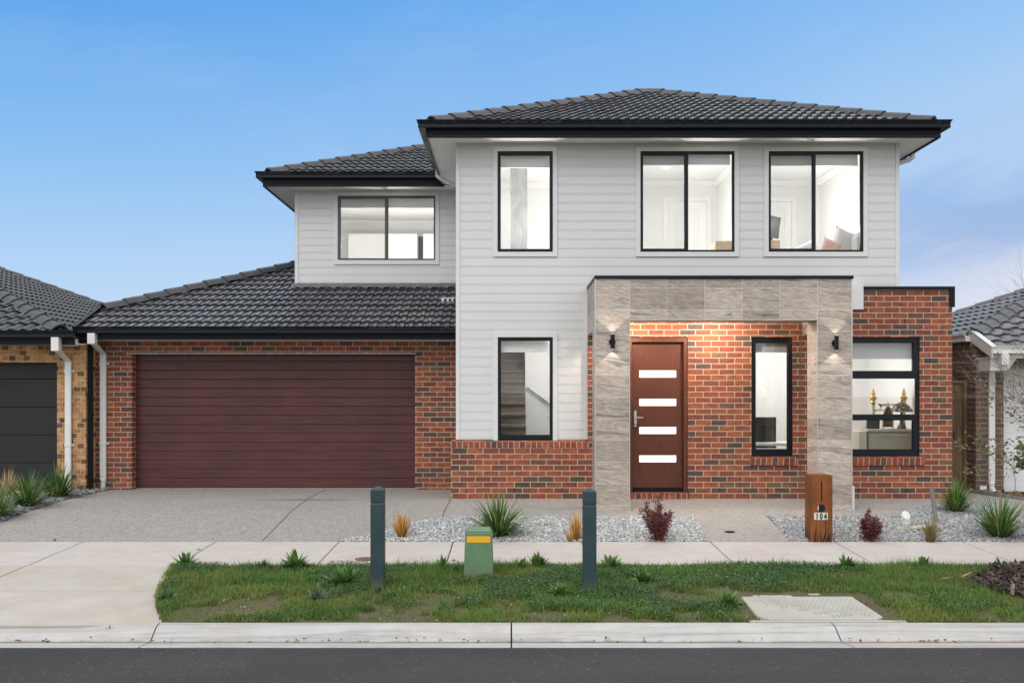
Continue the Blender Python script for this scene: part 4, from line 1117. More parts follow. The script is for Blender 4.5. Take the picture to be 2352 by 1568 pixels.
# footpath bays
fp = MB()
JX = [-14.2, -12.7, -11.2, -9.7, -8.15, -6.65, -5.1, -3.53, -2.06, -.70, .83, 2.36, 3.84, 5.36, 6.88, 8.4, 9.9, 11.4, 13, 14.6]
YF0, YF1 = 10.49, 11.85
for a, b in zip(JX, JX[1:]):
    g = .007; c = .012
    zt0, zt1 = gz(YF0), gz(YF1)
    x0, x1, y0, y1 = a + g, b - g, YF0 + .004, YF1 - .004
    fp.add([(x0, y0, zt0 - .075), (x1, y0, zt0 - .075), (x1, y1, zt1 - .075), (x0, y1, zt1 - .075),
            (x0, y0, zt0 - .006), (x1, y0, zt0 - .006), (x1, y1, zt1 - .006), (x0, y1, zt1 - .006),
            (x0 + c, y0 + c, zt0), (x1 - c, y0 + c, zt0), (x1 - c, y1 - c, zt1), (x0 + c, y1 - c, zt1)],
           [(0, 1, 5, 4), (1, 2, 6, 5), (2, 3, 7, 6), (3, 0, 4, 7), (4, 5, 9, 8), (5, 6, 10, 9), (6, 7, 11, 10), (7, 4, 8, 11), (8, 9, 10, 11)])
o = fp.build('footpath', M['path']); kind(o, 'structure')
drape('joint_filler', [(-14, 8.25), (14, 8.25), (14, 11.9), (-14, 11.9)], M['joint'], -.03, 0, 'structure')
# vehicle crossing
def edge_x(y): return -2.86 - (y - 8.17) * (3.56 - 2.86) / (10.49 - 8.17) - .10 * math.sin(max(0, min(1, (y - 8.17) / 2.3)) * math.pi)
ap = MB()
ysb = [8.215, 9.33, 10.482]
for y0, y1 in zip(ysb, ysb[1:]):
    y0 += .004; y1 -= .004
    for a, b in ((-12, -8.15), (-8.135, -5.107), (-5.093, None)):
        n_ = 6
        L = [(a, y0 + (y1 - y0) * i / n_) for i in range(n_ + 1)]
        Rr = [((edge_x(y) if b is None else b), y) for _, y in L]
        vs = [(x, y, gz(y) - (.028 * max(0, 1 - (y - 8.2) / .8) if y < 9.0 else 0)) for p in zip(L, Rr) for x, y in p]
        fs = [(2 * i, 2 * i + 1, 2 * i + 3, 2 * i + 2) for i in range(n_)]
        nb = len(vs); vs += [(x, y, z - .07) for x, y, z in vs]
        fs += [(2 * i + 1, nb + 2 * i + 1, nb + 2 * i + 3, 2 * i + 3) for i in range(n_)] + [(0, nb, nb + 1, 1), (2 * n_, 2 * n_ + 1, nb + 2 * n_ + 1, nb + 2 * n_)]
        ap.add(vs, fs)
o = ap.build('driveway_crossing', M['apron']); kind(o, 'structure')

# exposed aggregate drive and paths
bed_edge = [G(*p) for p in ((778, 1240.5), (830, 1231), (884, 1219), (951, 1200), (985, 1193))]
jn = G(1015, 1189); jb = (LX0 - .004, YB + .02)
drive = [(-6.62, 11.855)] + [(bed_edge[0][0], 11.855)] + bed_edge[1:] + [jn, jb, (LX0 - .004, 17.19), (-6.84, 17.19)]
dv = drape('driveway', drive, M['agg'], 0, .06, 'structure')
def strip(p, q, w, name, parent, off=.004):
    a = Vector(p); b = Vector(q); d = (b - a).normalized(); s = Vector((-d.y, d.x)) * w / 2
    return drape(name, [tuple(a - s), tuple(b - s), tuple(b + s), tuple(a + s)], M['joint'], off, 0, None, parent)
p, q = G(606, 1239), (X(745, YG), 17.1)
strip((p[0], 11.87), q, .014, 'joint', dv)
# front path: along the house and out to the footpath
e1, e2, e3, e4 = G(1591, 1185), G(1625, 1242), G(1762, 1185), G(1813, 1242)
fpath = [jn, G(1062, 1186.5), G(1470, 1185.5), e1, G(1606, 1205), (e2[0], 11.855), (e4[0], 11.855), e3, G(2080, 1184), G(2115, 1163), G(2240, 1152), G(2352, 1180), (7.6, 13.1), (8.2, 13.0), (8.2, 15.3), (7.6, 17.4), (BR1, 17.4), (BR1, YB + .02), (LX0, YB + .02)]
pth = drape('front_path', fpath, M['agg'], .001, .05, 'structure')
strip(jn, (LX0 - .002, YB + .01), .016, 'joint', pth, .006)
drape('neighbour_driveway', [(-19, 11.86), (-8.1, 11.86), (-7.75, 16.8), (-19, 16.8)], M['apron'], 0, .05, 'structure')
drape('neighbour_driveway', [(8.9, 11.86), (19, 11.86), (19, 16.7), (8.9, 16.7)], M['apron'], 0, .05, 'structure')
# beds
bedA = [(bed_edge[0][0], 11.85)] + bed_edge[1:] + [jn, G(1062, 1186.5), G(1470, 1185.5), e1, G(1606, 1205), (e2[0], 11.85)]
bedB = [(e4[0], 11.85), e3, G(2080, 1184), G(2115, 1163), G(2240, 1152), G(2352, 1180), (7.6, 13.1), (7.9, 11.85)]
bedC = [(-8.09, 11.85), (-6.63, 11.85), (-6.85, 16.9), (-7.74, 16.9)]
for b in (bedA, bedB, bedC): drape('garden_bed', b, M['bed'], -.022, 0, 'structure')
soilp = [(6.9, 17.4), (7.62, 15.9), G(2241, 1129), G(2352, 1160), (8.2, 12.9), (8.9, 12.9), (8.9, 16.49), (7.6, 16.49)]
soilp = [(X(2241, 16.3), 16.45), (7.62, 15.6), (8.0, 14.0), (8.9, 12.6), (8.9, 16.45)]
drape('garden_soil', soilp, M['earth'], .012, .05, 'structure')
ed = MB(); pts = [(X(2236, 16.3), 16.4), (7.60, 15.6), (7.98, 14.0), (8.6, 12.9)]
for a, b in zip(pts, pts[1:]):
    d = (Vector(b) - Vector(a)).normalized(); s_ = Vector((-d.y, d.x)) * .02
    za, zb_ = gz(a[1]) - .02, gz(b[1]) - .02
    q = [(a[0] - s_.x, a[1] - s_.y), (a[0] + s_.x, a[1] + s_.y), (b[0] + s_.x, b[1] + s_.y), (b[0] - s_.x, b[1] - s_.y)]
    ed.add([(x, y, z) for (x, y), z in zip(q, (za, za, zb_, zb_))] + [(x, y, z + .075) for (x, y), z in zip(q, (za, za, zb_, zb_))],
           [(0, 3, 2, 1), (4, 5, 6, 7), (0, 1, 5, 4), (1, 2, 6, 5), (2, 3, 7, 6), (3, 0, 4, 7)])
tag(ed.build('garden_edging', M['stake']), 'weathered timber edging strip between front path and bare soil at right', 'edging')

def inside(poly, x, y):
    x = np.asarray(x); y = np.asarray(y); r = np.zeros(x.shape, bool); n = len(poly)
    for i in range(n):
        x0, y0 = poly[i]; x1, y1 = poly[(i + 1) % n]
        c = ((y0 > y) != (y1 > y)) & (x < (x1 - x0) * (y - y0) / (y1 - y0 + 1e-12) + x0)
        r ^= c
    return r
GZv = lambda y: np.interp(y, _gy, _gv)
def chips(name, poly, n, m, smin, smax, pal, flat=.35, tilt=.55, h=.02, seed=1, kindname='stuff', zoff=None, el=1.0):
    """n angular chips lying on a polygon of ground"""
    r = np.random.default_rng(seed)
    px = [p[0] for p in poly]; py = [p[1] for p in poly]
    xs, ys = [], []
    while len(xs) < n:
        x = r.uniform(min(px), max(px), n); y = r.uniform(min(py), max(py), n); k = inside(poly, x, y)
        xs += list(x[k]); ys += list(y[k])
    x = np.array(xs[:n]); y = np.array(ys[:n])
    z = GZv(y) + r.uniform(-.02, h, n) + (zoff(x, y) if zoff else 0)
    s = r.uniform(smin, smax, n) * (1 + .5 * (r.random(n) > .9))
    c = np.array([(-1, -1, -1), (1, -1, -1), (1, 1, -1), (-1, 1, -1), (-1, -1, 1), (1, -1, 1), (1, 1, 1), (-1, 1, 1)], float)
    V = c[None] * np.stack([s * r.uniform(.8, 1.6, n) * el, s * r.uniform(.55, 1.0, n), s * flat * r.uniform(.5, 1.4, n)], 1)[:, None] * .5
    V = V * r.uniform(.55, 1.15, V.shape)
    # random orientation: tilt then spin
    ax, ay, az = r.normal(0, tilt, n), r.normal(0, tilt, n), r.uniform(0, 6.283, n)
    def rot(V, a, i, j):
        ca, sa = np.cos(a)[:, None], np.sin(a)[:, None]; W = V.copy()
        W[:, :, i] = V[:, :, i] * ca - V[:, :, j] * sa; W[:, :, j] = V[:, :, i] * sa + V[:, :, j] * ca
        return W
    V = rot(rot(rot(V, ax, 1, 2), ay, 0, 2), az, 0, 1)
    V = V + np.stack([x, y, z], 1)[:, None]
    F = np.array([(0, 3, 2, 1), (4, 5, 6, 7), (0, 1, 5, 4), (1, 2, 6, 5), (2, 3, 7, 6), (3, 0, 4, 7)])
    Fa = (F[None] + (np.arange(n) * 8)[:, None, None]).reshape(-1, 4)
    pal = np.array(pal); col = pal[r.integers(0, len(pal), n)] * r.uniform(.75, 1.25, (n, 1))
    o = np_mesh(name, V.reshape(-1, 3), Fa, m, None, np.repeat(col, 8, 0), org=(float(x.mean()), float(y.mean()), float(gz(y.mean()))))
    if kindname: o['kind'] = kindname
    return o
SL_ = [(.42, .425, .43), (.48, .48, .485), (.36, .365, .37), (.53, .53, .525), (.33, .335, .34), (.48, .475, .465), (.58, .58, .57)]
chips('garden_stones', bedA, 32000, M['stone'], .014, .031, SL_, h=.010, seed=3)
chips('garden_stones', bedB, 46000, M['stone'], .016, .034, [(c[0] * .74, c[1] * .745, c[2] * .755) for c in SL_], h=.012, seed=4)
chips('garden_stones', bedC, 11000, M['stone'], .026, .065, [(c[0] * .48, c[1] * .48, c[2] * .49) for c in SL_], seed=5)
chips('leaf_litter', soilp, 1500, M['mulchm'], .02, .06, [(.16, .10, .06), (.10, .065, .04), (.22, .15, .09)], .15, .4, .02, 6, 'stuff', None, 1.8)

chips('gutter_grit', [(-9, 7.868), (9, 7.868), (9, 7.93), (-9, 7.93)], 260, M['mulchm'], .006, .022, [(.10, .075, .055), (.06, .045, .035), (.16, .125, .09), (.22, .19, .15)], .3, .3, .004, 12, 'stuff', lambda x, y: .018)
# ---------------------------------------------------------------- verge: soil, grass, weeds
lid = [2.09, 3.10, 8.28, 9.08]
verge = [(edge_x(y) + .004, y) for y in np.linspace(8.212, 10.48, 9)] + [(14, 10.48), (14, 8.212)]
vb = drape('nature_strip', verge, M['verge'], -.012, 0, 'structure')
MUL = (5.26, 9.42, .80, .15)
def mound(x, y):
    d = np.hypot(x - MUL[0], (y - MUL[1]) / 1.0) / MUL[2]
    return MUL[3] * np.clip(1 - d ** 2, 0, 1)
mp = [(MUL[0] + MUL[2] * math.cos(a) * (1 + .08 * math.sin(3 * a)), MUL[1] + MUL[2] * .95 * math.sin(a)) for a in np.linspace(0, 2 * math.pi, 24)[:-1]]
vs = [(MUL[0] + MUL[2] * q * math.cos(a), MUL[1] + MUL[2] * q * math.sin(a)) for q in (.05, .3, .5, .7, .85, .99) for a in np.linspace(0, 2 * math.pi, 25)[:-1]]
mm = MB().add([(x, y, gz(y) - .015 + float(mound(x, y))) for x, y in vs], [(i * 24 + j, i * 24 + (j + 1) % 24, (i + 1) * 24 + (j + 1) % 24, (i + 1) * 24 + j) for i in range(5) for j in range(24)] + [tuple(range(24))])
# bark chips heaped round the street tree
chips('soil_pebbles', [(-2.6, 8.24), (7, 8.24), (7, 8.75), (-2.6, 9.1)], 380, M['stone'], .007, .018, [(.30, .26, .22), (.22, .19, .16), (.38, .35, .31)], .6, .4, .004, 13, 'stuff')
r_ = chips('bark_mulch', mp, 4200, M['mulchm'], .022, .06, [(.075, .05, .042), (.05, .034, .03), (.11, .075, .06), (.16, .12, .10), (.035, .025, .022)], .22, .5, .03, 8, 'stuff', mound, 1.9)
kind(mm.build('mulch_mound', M['earth'], fix=False), 'structure')

def grass(name, n, seed, hmin, hmax, wid, cols, mask, lean=.5, kindname='stuff'):
    r = np.random.default_rng(seed)
    x = r.uniform(-3.75, 11, n * 3); y = r.uniform(8.205, 10.53, n * 3)
    k = inside([(a - .03, b) if a < 0 else (a, b + (.05 if b > 10 else -.01)) for a, b in verge], x, y)
    k &= ~((x > lid[0] - .02) & (x < lid[1] + .02) & (y > lid[2] - .1) & (y < lid[3] + .02))
    k &= np.hypot(x - MUL[0], y - MUL[1]) > MUL[2] * .88
    d = mask(x, y); k &= r.random(len(x)) < d
    x, y, d = x[k][:n], y[k][:n], d[k][:n]; m = len(x)
    hk = .55 + .9 * fbm(x, y, 40, 2.2)
    h = r.uniform(hmin, hmax, m) * hk; w = wid * r.uniform(.6, 1.3, m)
    a = r.uniform(0, 6.283, m); b = r.uniform(0, 6.283, m); l = np.abs(r.normal(0, lean, m))
    ux, uy = np.cos(a), np.sin(a); lx, ly = np.cos(b), np.sin(b)
    z = GZv(y) - .012
    V = np.zeros((m, 6, 3))
    for i, (t, ww) in enumerate(((0, 1.0), (.5, .85), (1.0, .12))):
        dx = lx * l * h * t * t; dy = ly * l * h * t * t
        zz = z + h * t * (1 - .35 * np.minimum(l, 1.5) * t)
        for j, s in enumerate((-.5, .5)):
            V[:, i * 2 + j, 0] = x + dx + ux * w * ww * s
            V[:, i * 2 + j, 1] = y + dy + uy * w * ww * s
            V[:, i * 2 + j, 2] = zz
    F = np.array([(0, 1, 3, 2), (2, 3, 5, 4)])
    Fa = (F[None] + (np.arange(m) * 6)[:, None, None]).reshape(-1, 4)
    c0, c1, c2 = (np.array(c) for c in cols)
    q = np.clip((fbm(x, y, 50, 1.3) - .3) / .4, 0, 1)[:, None]
    col = (c0 * (1 - q) + c1 * q) * r.uniform(.7, 1.3, (m, 1)) * (.70 + .6 * fbm(x, y, 57, 2.6))[:, None]
    dead = r.random(m) < .07
    col[dead] = c2 * r.uniform(.7, 1.2, (dead.sum(), 1))
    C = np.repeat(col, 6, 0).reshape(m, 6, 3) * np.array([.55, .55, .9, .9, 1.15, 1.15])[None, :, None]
    o = np_mesh(name, V.reshape(-1, 3), Fa, M['grassm'], None, C.reshape(-1, 3), org=(1.5, 9.3, gz(9.3)))
    o['kind'] = kindname
    return o
def bare(x, y):
    """1 where turf grows, falling to 0 on the scuffed patches"""
    b = .6 * fbm(x, y, 785, 1.1) + .4 * fbm(x, y, 790, 3.3)
    near = np.clip((9.25 - y) / .9, 0, 1)            # thinner towards the kerb
    t = np.clip((b - (.31 + .14 * near)) / .13, 0, 1)
    e = np.maximum(np.abs(x - (lid[0] + lid[1]) / 2) - .66, np.abs(y - 8.75) - .56)   # bare earth round the pit lid
    e = np.where(y > 8.35, e, np.abs(x - 2.6) - .50)
    t = t * np.clip((e + .12 * (vnoise(x, y, 77, 6) - .3)) / .10, 0, 1)
    return np.clip(.04 + t, 0, 1)
def clover(x, y): return np.clip((fbm(x, y, 3366, 1.25) - .50) / .06, 0, 1) * (bare(x, y) > .5)
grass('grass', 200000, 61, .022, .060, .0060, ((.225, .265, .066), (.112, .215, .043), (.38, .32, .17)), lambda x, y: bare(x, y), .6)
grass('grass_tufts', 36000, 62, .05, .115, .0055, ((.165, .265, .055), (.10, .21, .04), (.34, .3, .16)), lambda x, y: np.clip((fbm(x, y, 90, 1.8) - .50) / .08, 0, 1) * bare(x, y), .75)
grass('verge_edge_grass', 9000, 63, .05, .13, .0055, ((.17, .28, .06), (.12, .24, .047), (.34, .3, .16)), lambda x, y: (np.clip((y - 10.36) / .08, 0, 1) + (x < edge_x_np(y) + .10)) * np.clip((vnoise(x, y, 8, 3.0) - .25) / .3, 0, 1), .8) if False else None
def edge_x_np(y): return -2.86 - (y - 8.17) * .3017 - .10 * np.sin(np.clip((y - 8.17) / 2.3, 0, 1) * np.pi)
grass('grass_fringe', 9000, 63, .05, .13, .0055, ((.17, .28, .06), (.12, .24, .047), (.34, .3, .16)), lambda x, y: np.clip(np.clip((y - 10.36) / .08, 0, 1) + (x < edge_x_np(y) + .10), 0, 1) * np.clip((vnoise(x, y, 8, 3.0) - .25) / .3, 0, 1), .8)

FEET = [G(866, 1355), G(1355, 1362), G(1070, 1329), G(1128, 1329), G(1099, 1330)]
def at_feet(x, y):
    d = np.min([np.hypot(x - a, y - b) for a, b in FEET], 0)
    return np.clip((.17 - d) / .06, 0, 1)
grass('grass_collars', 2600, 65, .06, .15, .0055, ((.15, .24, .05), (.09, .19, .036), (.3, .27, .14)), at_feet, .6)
# clover: small leaflets in dark cushions
def leaflets(name, n, seed, mask, size, cols, zlo, zhi):
    r = np.random.default_rng(seed)
    x = r.uniform(-3.5, 7.0, n * 5); y = r.uniform(8.25, 10.45, n * 5)
    k = (r.random(len(x)) < mask(x, y)) & (x > edge_x_np(y) + .05) & (np.hypot(x - MUL[0], y - MUL[1]) > MUL[2] * .95)
    k &= ~((x > lid[0] - .05) & (x < lid[1] + .05) & (y < lid[3] + .05))
    x, y = x[k][:n], y[k][:n]; m = len(x)
    q = mask(x, y)
    z = GZv(y) + r.uniform(zlo, zhi, m) * (.35 + .65 * fbm(x, y, 34, 3.0)) * q
    s = size * r.uniform(.6, 1.3, m); a = r.uniform(0, 6.283, m); tx, ty = r.normal(0, .45, m), r.normal(0, .45, m)
    P = np.array([(-.5, 0), (0, -.42), (.5, 0), (0, .42)])
    V = np.zeros((m, 4, 3))
    for i, (u, v) in enumerate(P):
        dx = (u * np.cos(a) - v * np.sin(a)) * s; dy = (u * np.sin(a) + v * np.cos(a)) * s
        V[:, i] = np.stack([x + dx, y + dy, z + dx * tx + dy * ty], 1)
    Fa = (np.arange(4)[None] + (np.arange(m) * 4)[:, None])
    c = np.array(cols)[r.integers(0, len(cols), m)] * r.uniform(.65, 1.3, (m, 1))
    o = np_mesh(name, V.reshape(-1, 3), Fa, M['leafm'], None, np.repeat(c, 4, 0), org=(1.5, 9.3, gz(9.3))); o['kind'] = 'stuff'
    return o
leaflets('clover_leaves', 90000, 71, clover, .0135, [(.050, .130, .034), (.038, .105, .030), (.070, .155, .042)], .008, .075)
leaflets('clover_flowers', 240, 72, lambda x, y: clover(x, y) * (vnoise(x, y, 5, 2.0) > .55), .010, [(.7, .7, .62)], .07, .11)
# ================================================================ plants
def ribbon_plant(parent, name, n, L, spread, w, cols, seed, droop=.9, segs=6, lance=False, m='leafm'):
    """strap leaves rising from one crown and arching over; local to the parent"""
    r = np.random.default_rng(seed)
    V = []; F = []; C = []
    base = wloc(parent)
    for i in range(n):
        a = r.uniform(0, 2 * math.pi); rad = r.random() ** .6
        th = rad * spread + r.normal(0, .06)           # lean from the vertical
        l = L * r.uniform(.62, 1.05) * (1 - .12 * rad)
        c = np.array(cols[r.integers(0, len(cols))]) * r.uniform(.7, 1.3)
        x, y, z = .10 * rad * math.cos(a) * L, .10 * rad * math.sin(a) * L, -.01
        ww = w * r.uniform(.7, 1.2); dr = droop * r.uniform(.4, 1.3) * rad
        sx, sy = -math.sin(a), math.cos(a)
        b0 = len(V)
        for k in range(segs + 1):
            t = k / segs
            wt = ww * (1 - t) ** .55 * (.75 + .5 * min(1, t * 4)) if t < 1 else ww * .05
            if lance: wt = ww * max(.06, math.sin(math.pi * min(1, .12 + .88 * t)) ** .8)
            ang = th + dr * t * t
            if k:
                st = l / segs
                x += st * math.sin(ang) * math.cos(a); y += st * math.sin(ang) * math.sin(a); z += st * math.cos(ang)
            for s in (-.5, .5):
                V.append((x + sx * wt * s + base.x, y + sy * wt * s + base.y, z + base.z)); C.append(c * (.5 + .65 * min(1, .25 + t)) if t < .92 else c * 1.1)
        for k in range(segs): F.append((b0 + 2 * k, b0 + 2 * k + 1, b0 + 2 * k + 3, b0 + 2 * k + 2))
    return np_mesh(name, np.array(V), np.array(F), M[m], parent, np.array(C))

FLAX = [(.070, .17, .034), (.050, .135, .028), (.10, .205, .042), (.046, .11, .026), (.24, .26, .06)]
def flax(x, y, H, Wd, n, label, seed, group='strap leaved flax clumps'):
    gx, gy_ = G(x, y)
    t = thing('flax_plant', label, 'flax plant', (gx, gy_, gz(gy_)), group)
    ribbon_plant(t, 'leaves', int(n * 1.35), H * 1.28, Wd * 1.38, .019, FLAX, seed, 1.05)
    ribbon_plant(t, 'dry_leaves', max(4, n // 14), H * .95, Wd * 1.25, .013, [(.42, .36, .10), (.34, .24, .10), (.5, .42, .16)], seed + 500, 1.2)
    return t
flax(1144, 1231, .50, .72, 190, 'large green strap leaved flax behind the green cabinet', 1)
flax(2197, 1175, .42, .66, 130, 'green flax against the right brick wall, beside the leaning stake', 2)
flax(2296, 1234, .52, .66, 150, 'green and yellow flax at the footpath edge, near the right border', 3)
flax(196, 1124, .46, .62, 120, 'small dark flax at foot of the white downpipe between the garages', 4)
flax(134, 1143, .50, .70, 150, 'middle flax of the left row, before the tan brick pier', 5)
flax(62, 1165, .48, .74, 150, 'bushy flax in front of the black garage door', 6)
flax(-10, 1190, .46, .80, 120, 'flax cut off by the left edge of the photo', 7)
ORG = [(.60, .30, .035), (.52, .23, .03), (.42, .27, .045), (.64, .40, .08), (.32, .14, .035)]
def tuft(x, y, H, sp, n, label, cols, seed, w=.006):
    gx, gy_ = G(x, y)
    t = thing('ornamental_grass', label, 'ornamental grass', (gx, gy_, gz(gy_)), 'small coloured grass tufts in the stones')
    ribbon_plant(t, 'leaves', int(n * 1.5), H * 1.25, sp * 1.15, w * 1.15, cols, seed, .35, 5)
    return t
tuft(922, 1233, .29, .45, 120, 'orange grass tuft at left end of the stone bed', ORG, 21)
tuft(1324, 1239, .36, .26, 70, 'narrow orange grass tuft just left of the right bollard', ORG, 22)
tuft(1309, 1243, .17, .30, 30, 'tiny orange grass sprout at the footpath, beside the narrow tuft', ORG, 23)
tuft(2137, 1244, .27, .42, 110, 'olive brown grass tuft right of the small red shrub', [(.20, .17, .05), (.14, .15, .045), (.30, .19, .07), (.10, .12, .035)], 24)
tuft(14, 1142, .42, .4, 80, 'dry straw coloured grass behind the left flax plants', [(.50, .38, .22), (.42, .30, .17)], 25, .008)

def red_shrub(x, y, H, Wd, label, seed):
    r = random.Random(seed); gx, gy_ = G(x, y)
    t = thing('barberry_shrub', label, 'shrub', (gx, gy_, gz(gy_)), 'dark red barberry shrubs')
    st = MB(); V = []; F = []; C = []
    b = wloc(t)
    RC = [(.15, .036, .032), (.11, .026, .026), (.20, .055, .045), (.075, .020, .022)]
    def leaf(p, s):
        a = r.uniform(0, 6.28); el = r.uniform(-.6, 1.2)
        d = Vector((math.cos(a) * math.cos(el), math.sin(a) * math.cos(el), math.sin(el))); q = d.orthogonal().normalized() * s * .32
        n0 = len(V); c = Vector(RC[r.randrange(4)]) * r.uniform(.7, 1.35)
        for pt in (p, p + d * s * .5 + q, p + d * s, p + d * s * .5 - q): V.append(tuple(pt)); C.append(tuple(c))
        F.append((n0, n0 + 1, n0 + 2, n0 + 3))
    for i in range(11):
        a = r.uniform(0, 6.28); out = r.random() ** .7 * Wd * .42
        hh = H * (r.uniform(.42, .86) if i else 1.0); out = out if i else Wd * .08
        p = b + Vector((0, 0, 0)); pts = [p]
        for k in range(1, 7):
            f_ = k / 6
            pts.append(b + Vector((math.cos(a) * out * f_ ** .8 + r.gauss(0, .008), math.sin(a) * out * f_ ** .8 + r.gauss(0, .008), hh * f_)))
        st.tube(pts, [.006 * (1 - .8 * k / 6) for k in range(7)], 5)
        for k in range(6):
            for j in range(46 if k > 0 else 16):
                u = r.random(); q = pts[k].lerp(pts[k + 1], u)
                s2 = .036 * (1.3 - 1.0 * (k + u) / 6)
                leaf(q + Vector((r.gauss(0, s2), r.gauss(0, s2), r.gauss(0, s2 * .8))), r.uniform(.018, .032))
            if k in (1, 2, 3, 4):
                a2 = a + r.uniform(-1.4, 1.4); l2 = Wd * .22 * r.uniform(.6, 1.2); e = pts[k] + Vector((math.cos(a2) * l2, math.sin(a2) * l2, l2 * 1.0))
                st.tube([pts[k], e], [.003, .001], 4)
                for j in range(60):
                    leaf(pts[k].lerp(e, r.random()) + Vector((r.gauss(0, .016), r.gauss(0, .016), r.gauss(0, .016))), r.uniform(.016, .028))
    st.build('stems', M['barkm'], t)
    np_mesh('leaves', np.array(V), np.array(F), M['leafm'], t, np.array(C))
    return t
red_shrub(1512, 1241, .54, .46, 'tall dark red shrub in the stones left of the front path', 3)
red_shrub(1997, 1241, .37, .36, 'smaller dark red shrub right of the rusty letterbox', 4)

WEED = [(.10, .20, .045), (.075, .165, .036), (.13, .23, .055)]
def weed(x, y, H, n, label, seed, cols=WEED, w=.03):
    gx, gy_ = G(x, y)
    t = thing('broadleaf_weed', label, 'weed', (gx, gy_, gz(gy_) - .005), 'broad leaved weeds in the grass strip')
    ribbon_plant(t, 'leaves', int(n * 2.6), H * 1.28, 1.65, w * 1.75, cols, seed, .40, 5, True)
    return t
weed(678, 1302, .17, 34, 'leafy bright green dock on the footpath edge, left of the left bollard', 101)
weed(424, 1297, .16, 22, 'weed at the back corner of the grass by the driveway crossing', 102, w=.022)
weed(790, 1342, .19, 44, 'big spreading weed just left of the left bollard foot', 103)
weed(602, 1305, .11, 26, 'grey green rosette on the footpath edge behind the thick grass', 104, [(.10, .145, .075), (.08, .12, .06)], .018)
weed(1018, 1301, .12, 20, 'low weed on the footpath edge left of the green cabinet', 105, w=.022)
weed(1200, 1303, .11, 22, 'low weed just right of the green cabinet', 106, w=.022)
weed(1236, 1300, .15, 26, 'dock with broad leaves between green cabinet and right bollard', 107)
weed(1402, 1301, .14, 24, 'weed on the footpath edge right of the right bollard', 108)
weed(1476, 1334, .13, 22, 'weed in mid grass right of the right bollard', 109)
weed(1944, 1302, .14, 26, 'weed on the footpath edge below the rusty letterbox', 110)
weed(2120, 1302, .13, 26, 'weed on the footpath edge below the olive grass tuft', 111)
weed(2304, 1305, .12, 24, 'weed on the footpath edge behind the bark mulch', 112, w=.024)
weed(1673, 1388, .15, 28, 'weed in bare soil left of the concrete pit lid', 113, w=.024)
weed(726, 1378, .14, 22, 'silvery grey green weed low in the grass left of the left bollard', 114, [(.12, .17, .10), (.10, .14, .085)], .02)
weed(1284, 1362, .12, 20, 'weed in mid grass left of the right bollard', 115, w=.022)
weed(386, 1378, .12, 12, 'weed leaning over the edge of the driveway crossing', 116, [(.07, .12, .07)], .026)
weed(1470, 1392, .09, 18, 'small weed in the grass midway between bollard and pit lid', 117, w=.018)

# street tree at the right: thin bare whips, a few leaves left
tree = thing('street_tree', 'young nearly bare street tree reaching in from the right edge, few green leaves', 'tree', (5.42, 9.42, gz(9.42) + .12))
rt = random.Random(5)
tb = wloc(tree)
trunk = MB().tube([tb + Vector((0, 0, -.15)), tb + Vector((.01, .01, .5)), tb + Vector((-.02, .02, 1.0)), tb + Vector((.0, .03, 1.9)), tb + Vector((.03, .05, 2.6))], [.032, .026, .021, .014, .006], 8)
trunk.build('trunk', M['barkm'], tree)
br = MB(); LV = []; LF = []; LC = []
def tleaf(p, s):
    a = rt.uniform(0, 6.28); el = rt.uniform(-1.2, .5)
    d = Vector((math.cos(a) * math.cos(el), math.sin(a) * math.cos(el), math.sin(el))); q = d.orthogonal().normalized() * s * .27
    n0 = len(LV); c = Vector(rt.choice([(.11, .135, .03), (.085, .11, .025), (.16, .16, .045), (.14, .085, .04), (.10, .12, .035)])) * rt.uniform(.7, 1.25)
    for pt in (p, p + d * s * .5 + q, p + d * s, p + d * s * .5 - q): LV.append(tuple(pt)); LC.append(tuple(c))
    LF.append((n0, n0 + 1, n0 + 2, n0 + 3))
def whip(p, d, L, r0, depth, leafy):
    pts = [p]; n = 6 if depth < 2 else 4
    for k in range(n):
        d = (d + Vector((rt.gauss(0, .10), rt.gauss(0, .10), rt.gauss(.03, .09)))).normalized()
        pts.append(pts[-1] + d * L / n)
    br.tube(pts, [r0 * (1 - .82 * k / n) for k in range(n + 1)], 5 if depth < 2 else 4)
    if depth < 3:
        for k in range(1, n + 1):
            for _ in range(1 if depth else 2):
                if rt.random() < (.9 if depth < 2 else .45):
                    sd = Vector((rt.gauss(0, 1), rt.gauss(0, 1), rt.gauss(.25, .8))).normalized()
                    dd = (d * .9 + sd * .62).normalized()
                    whip(pts[k], dd, L * rt.uniform(.30, .55), r0 * (1 - .75 * k / n) * .6, depth + 1, leafy)
    if leafy:
        for k in range(1, n + 1):
            for _ in range(2 if depth < 2 else 3):
                if rt.random() < leafy: tleaf(pts[k] + Vector((rt.gauss(0, .02), rt.gauss(0, .02), rt.gauss(0, .02))), rt.uniform(.03, .055))
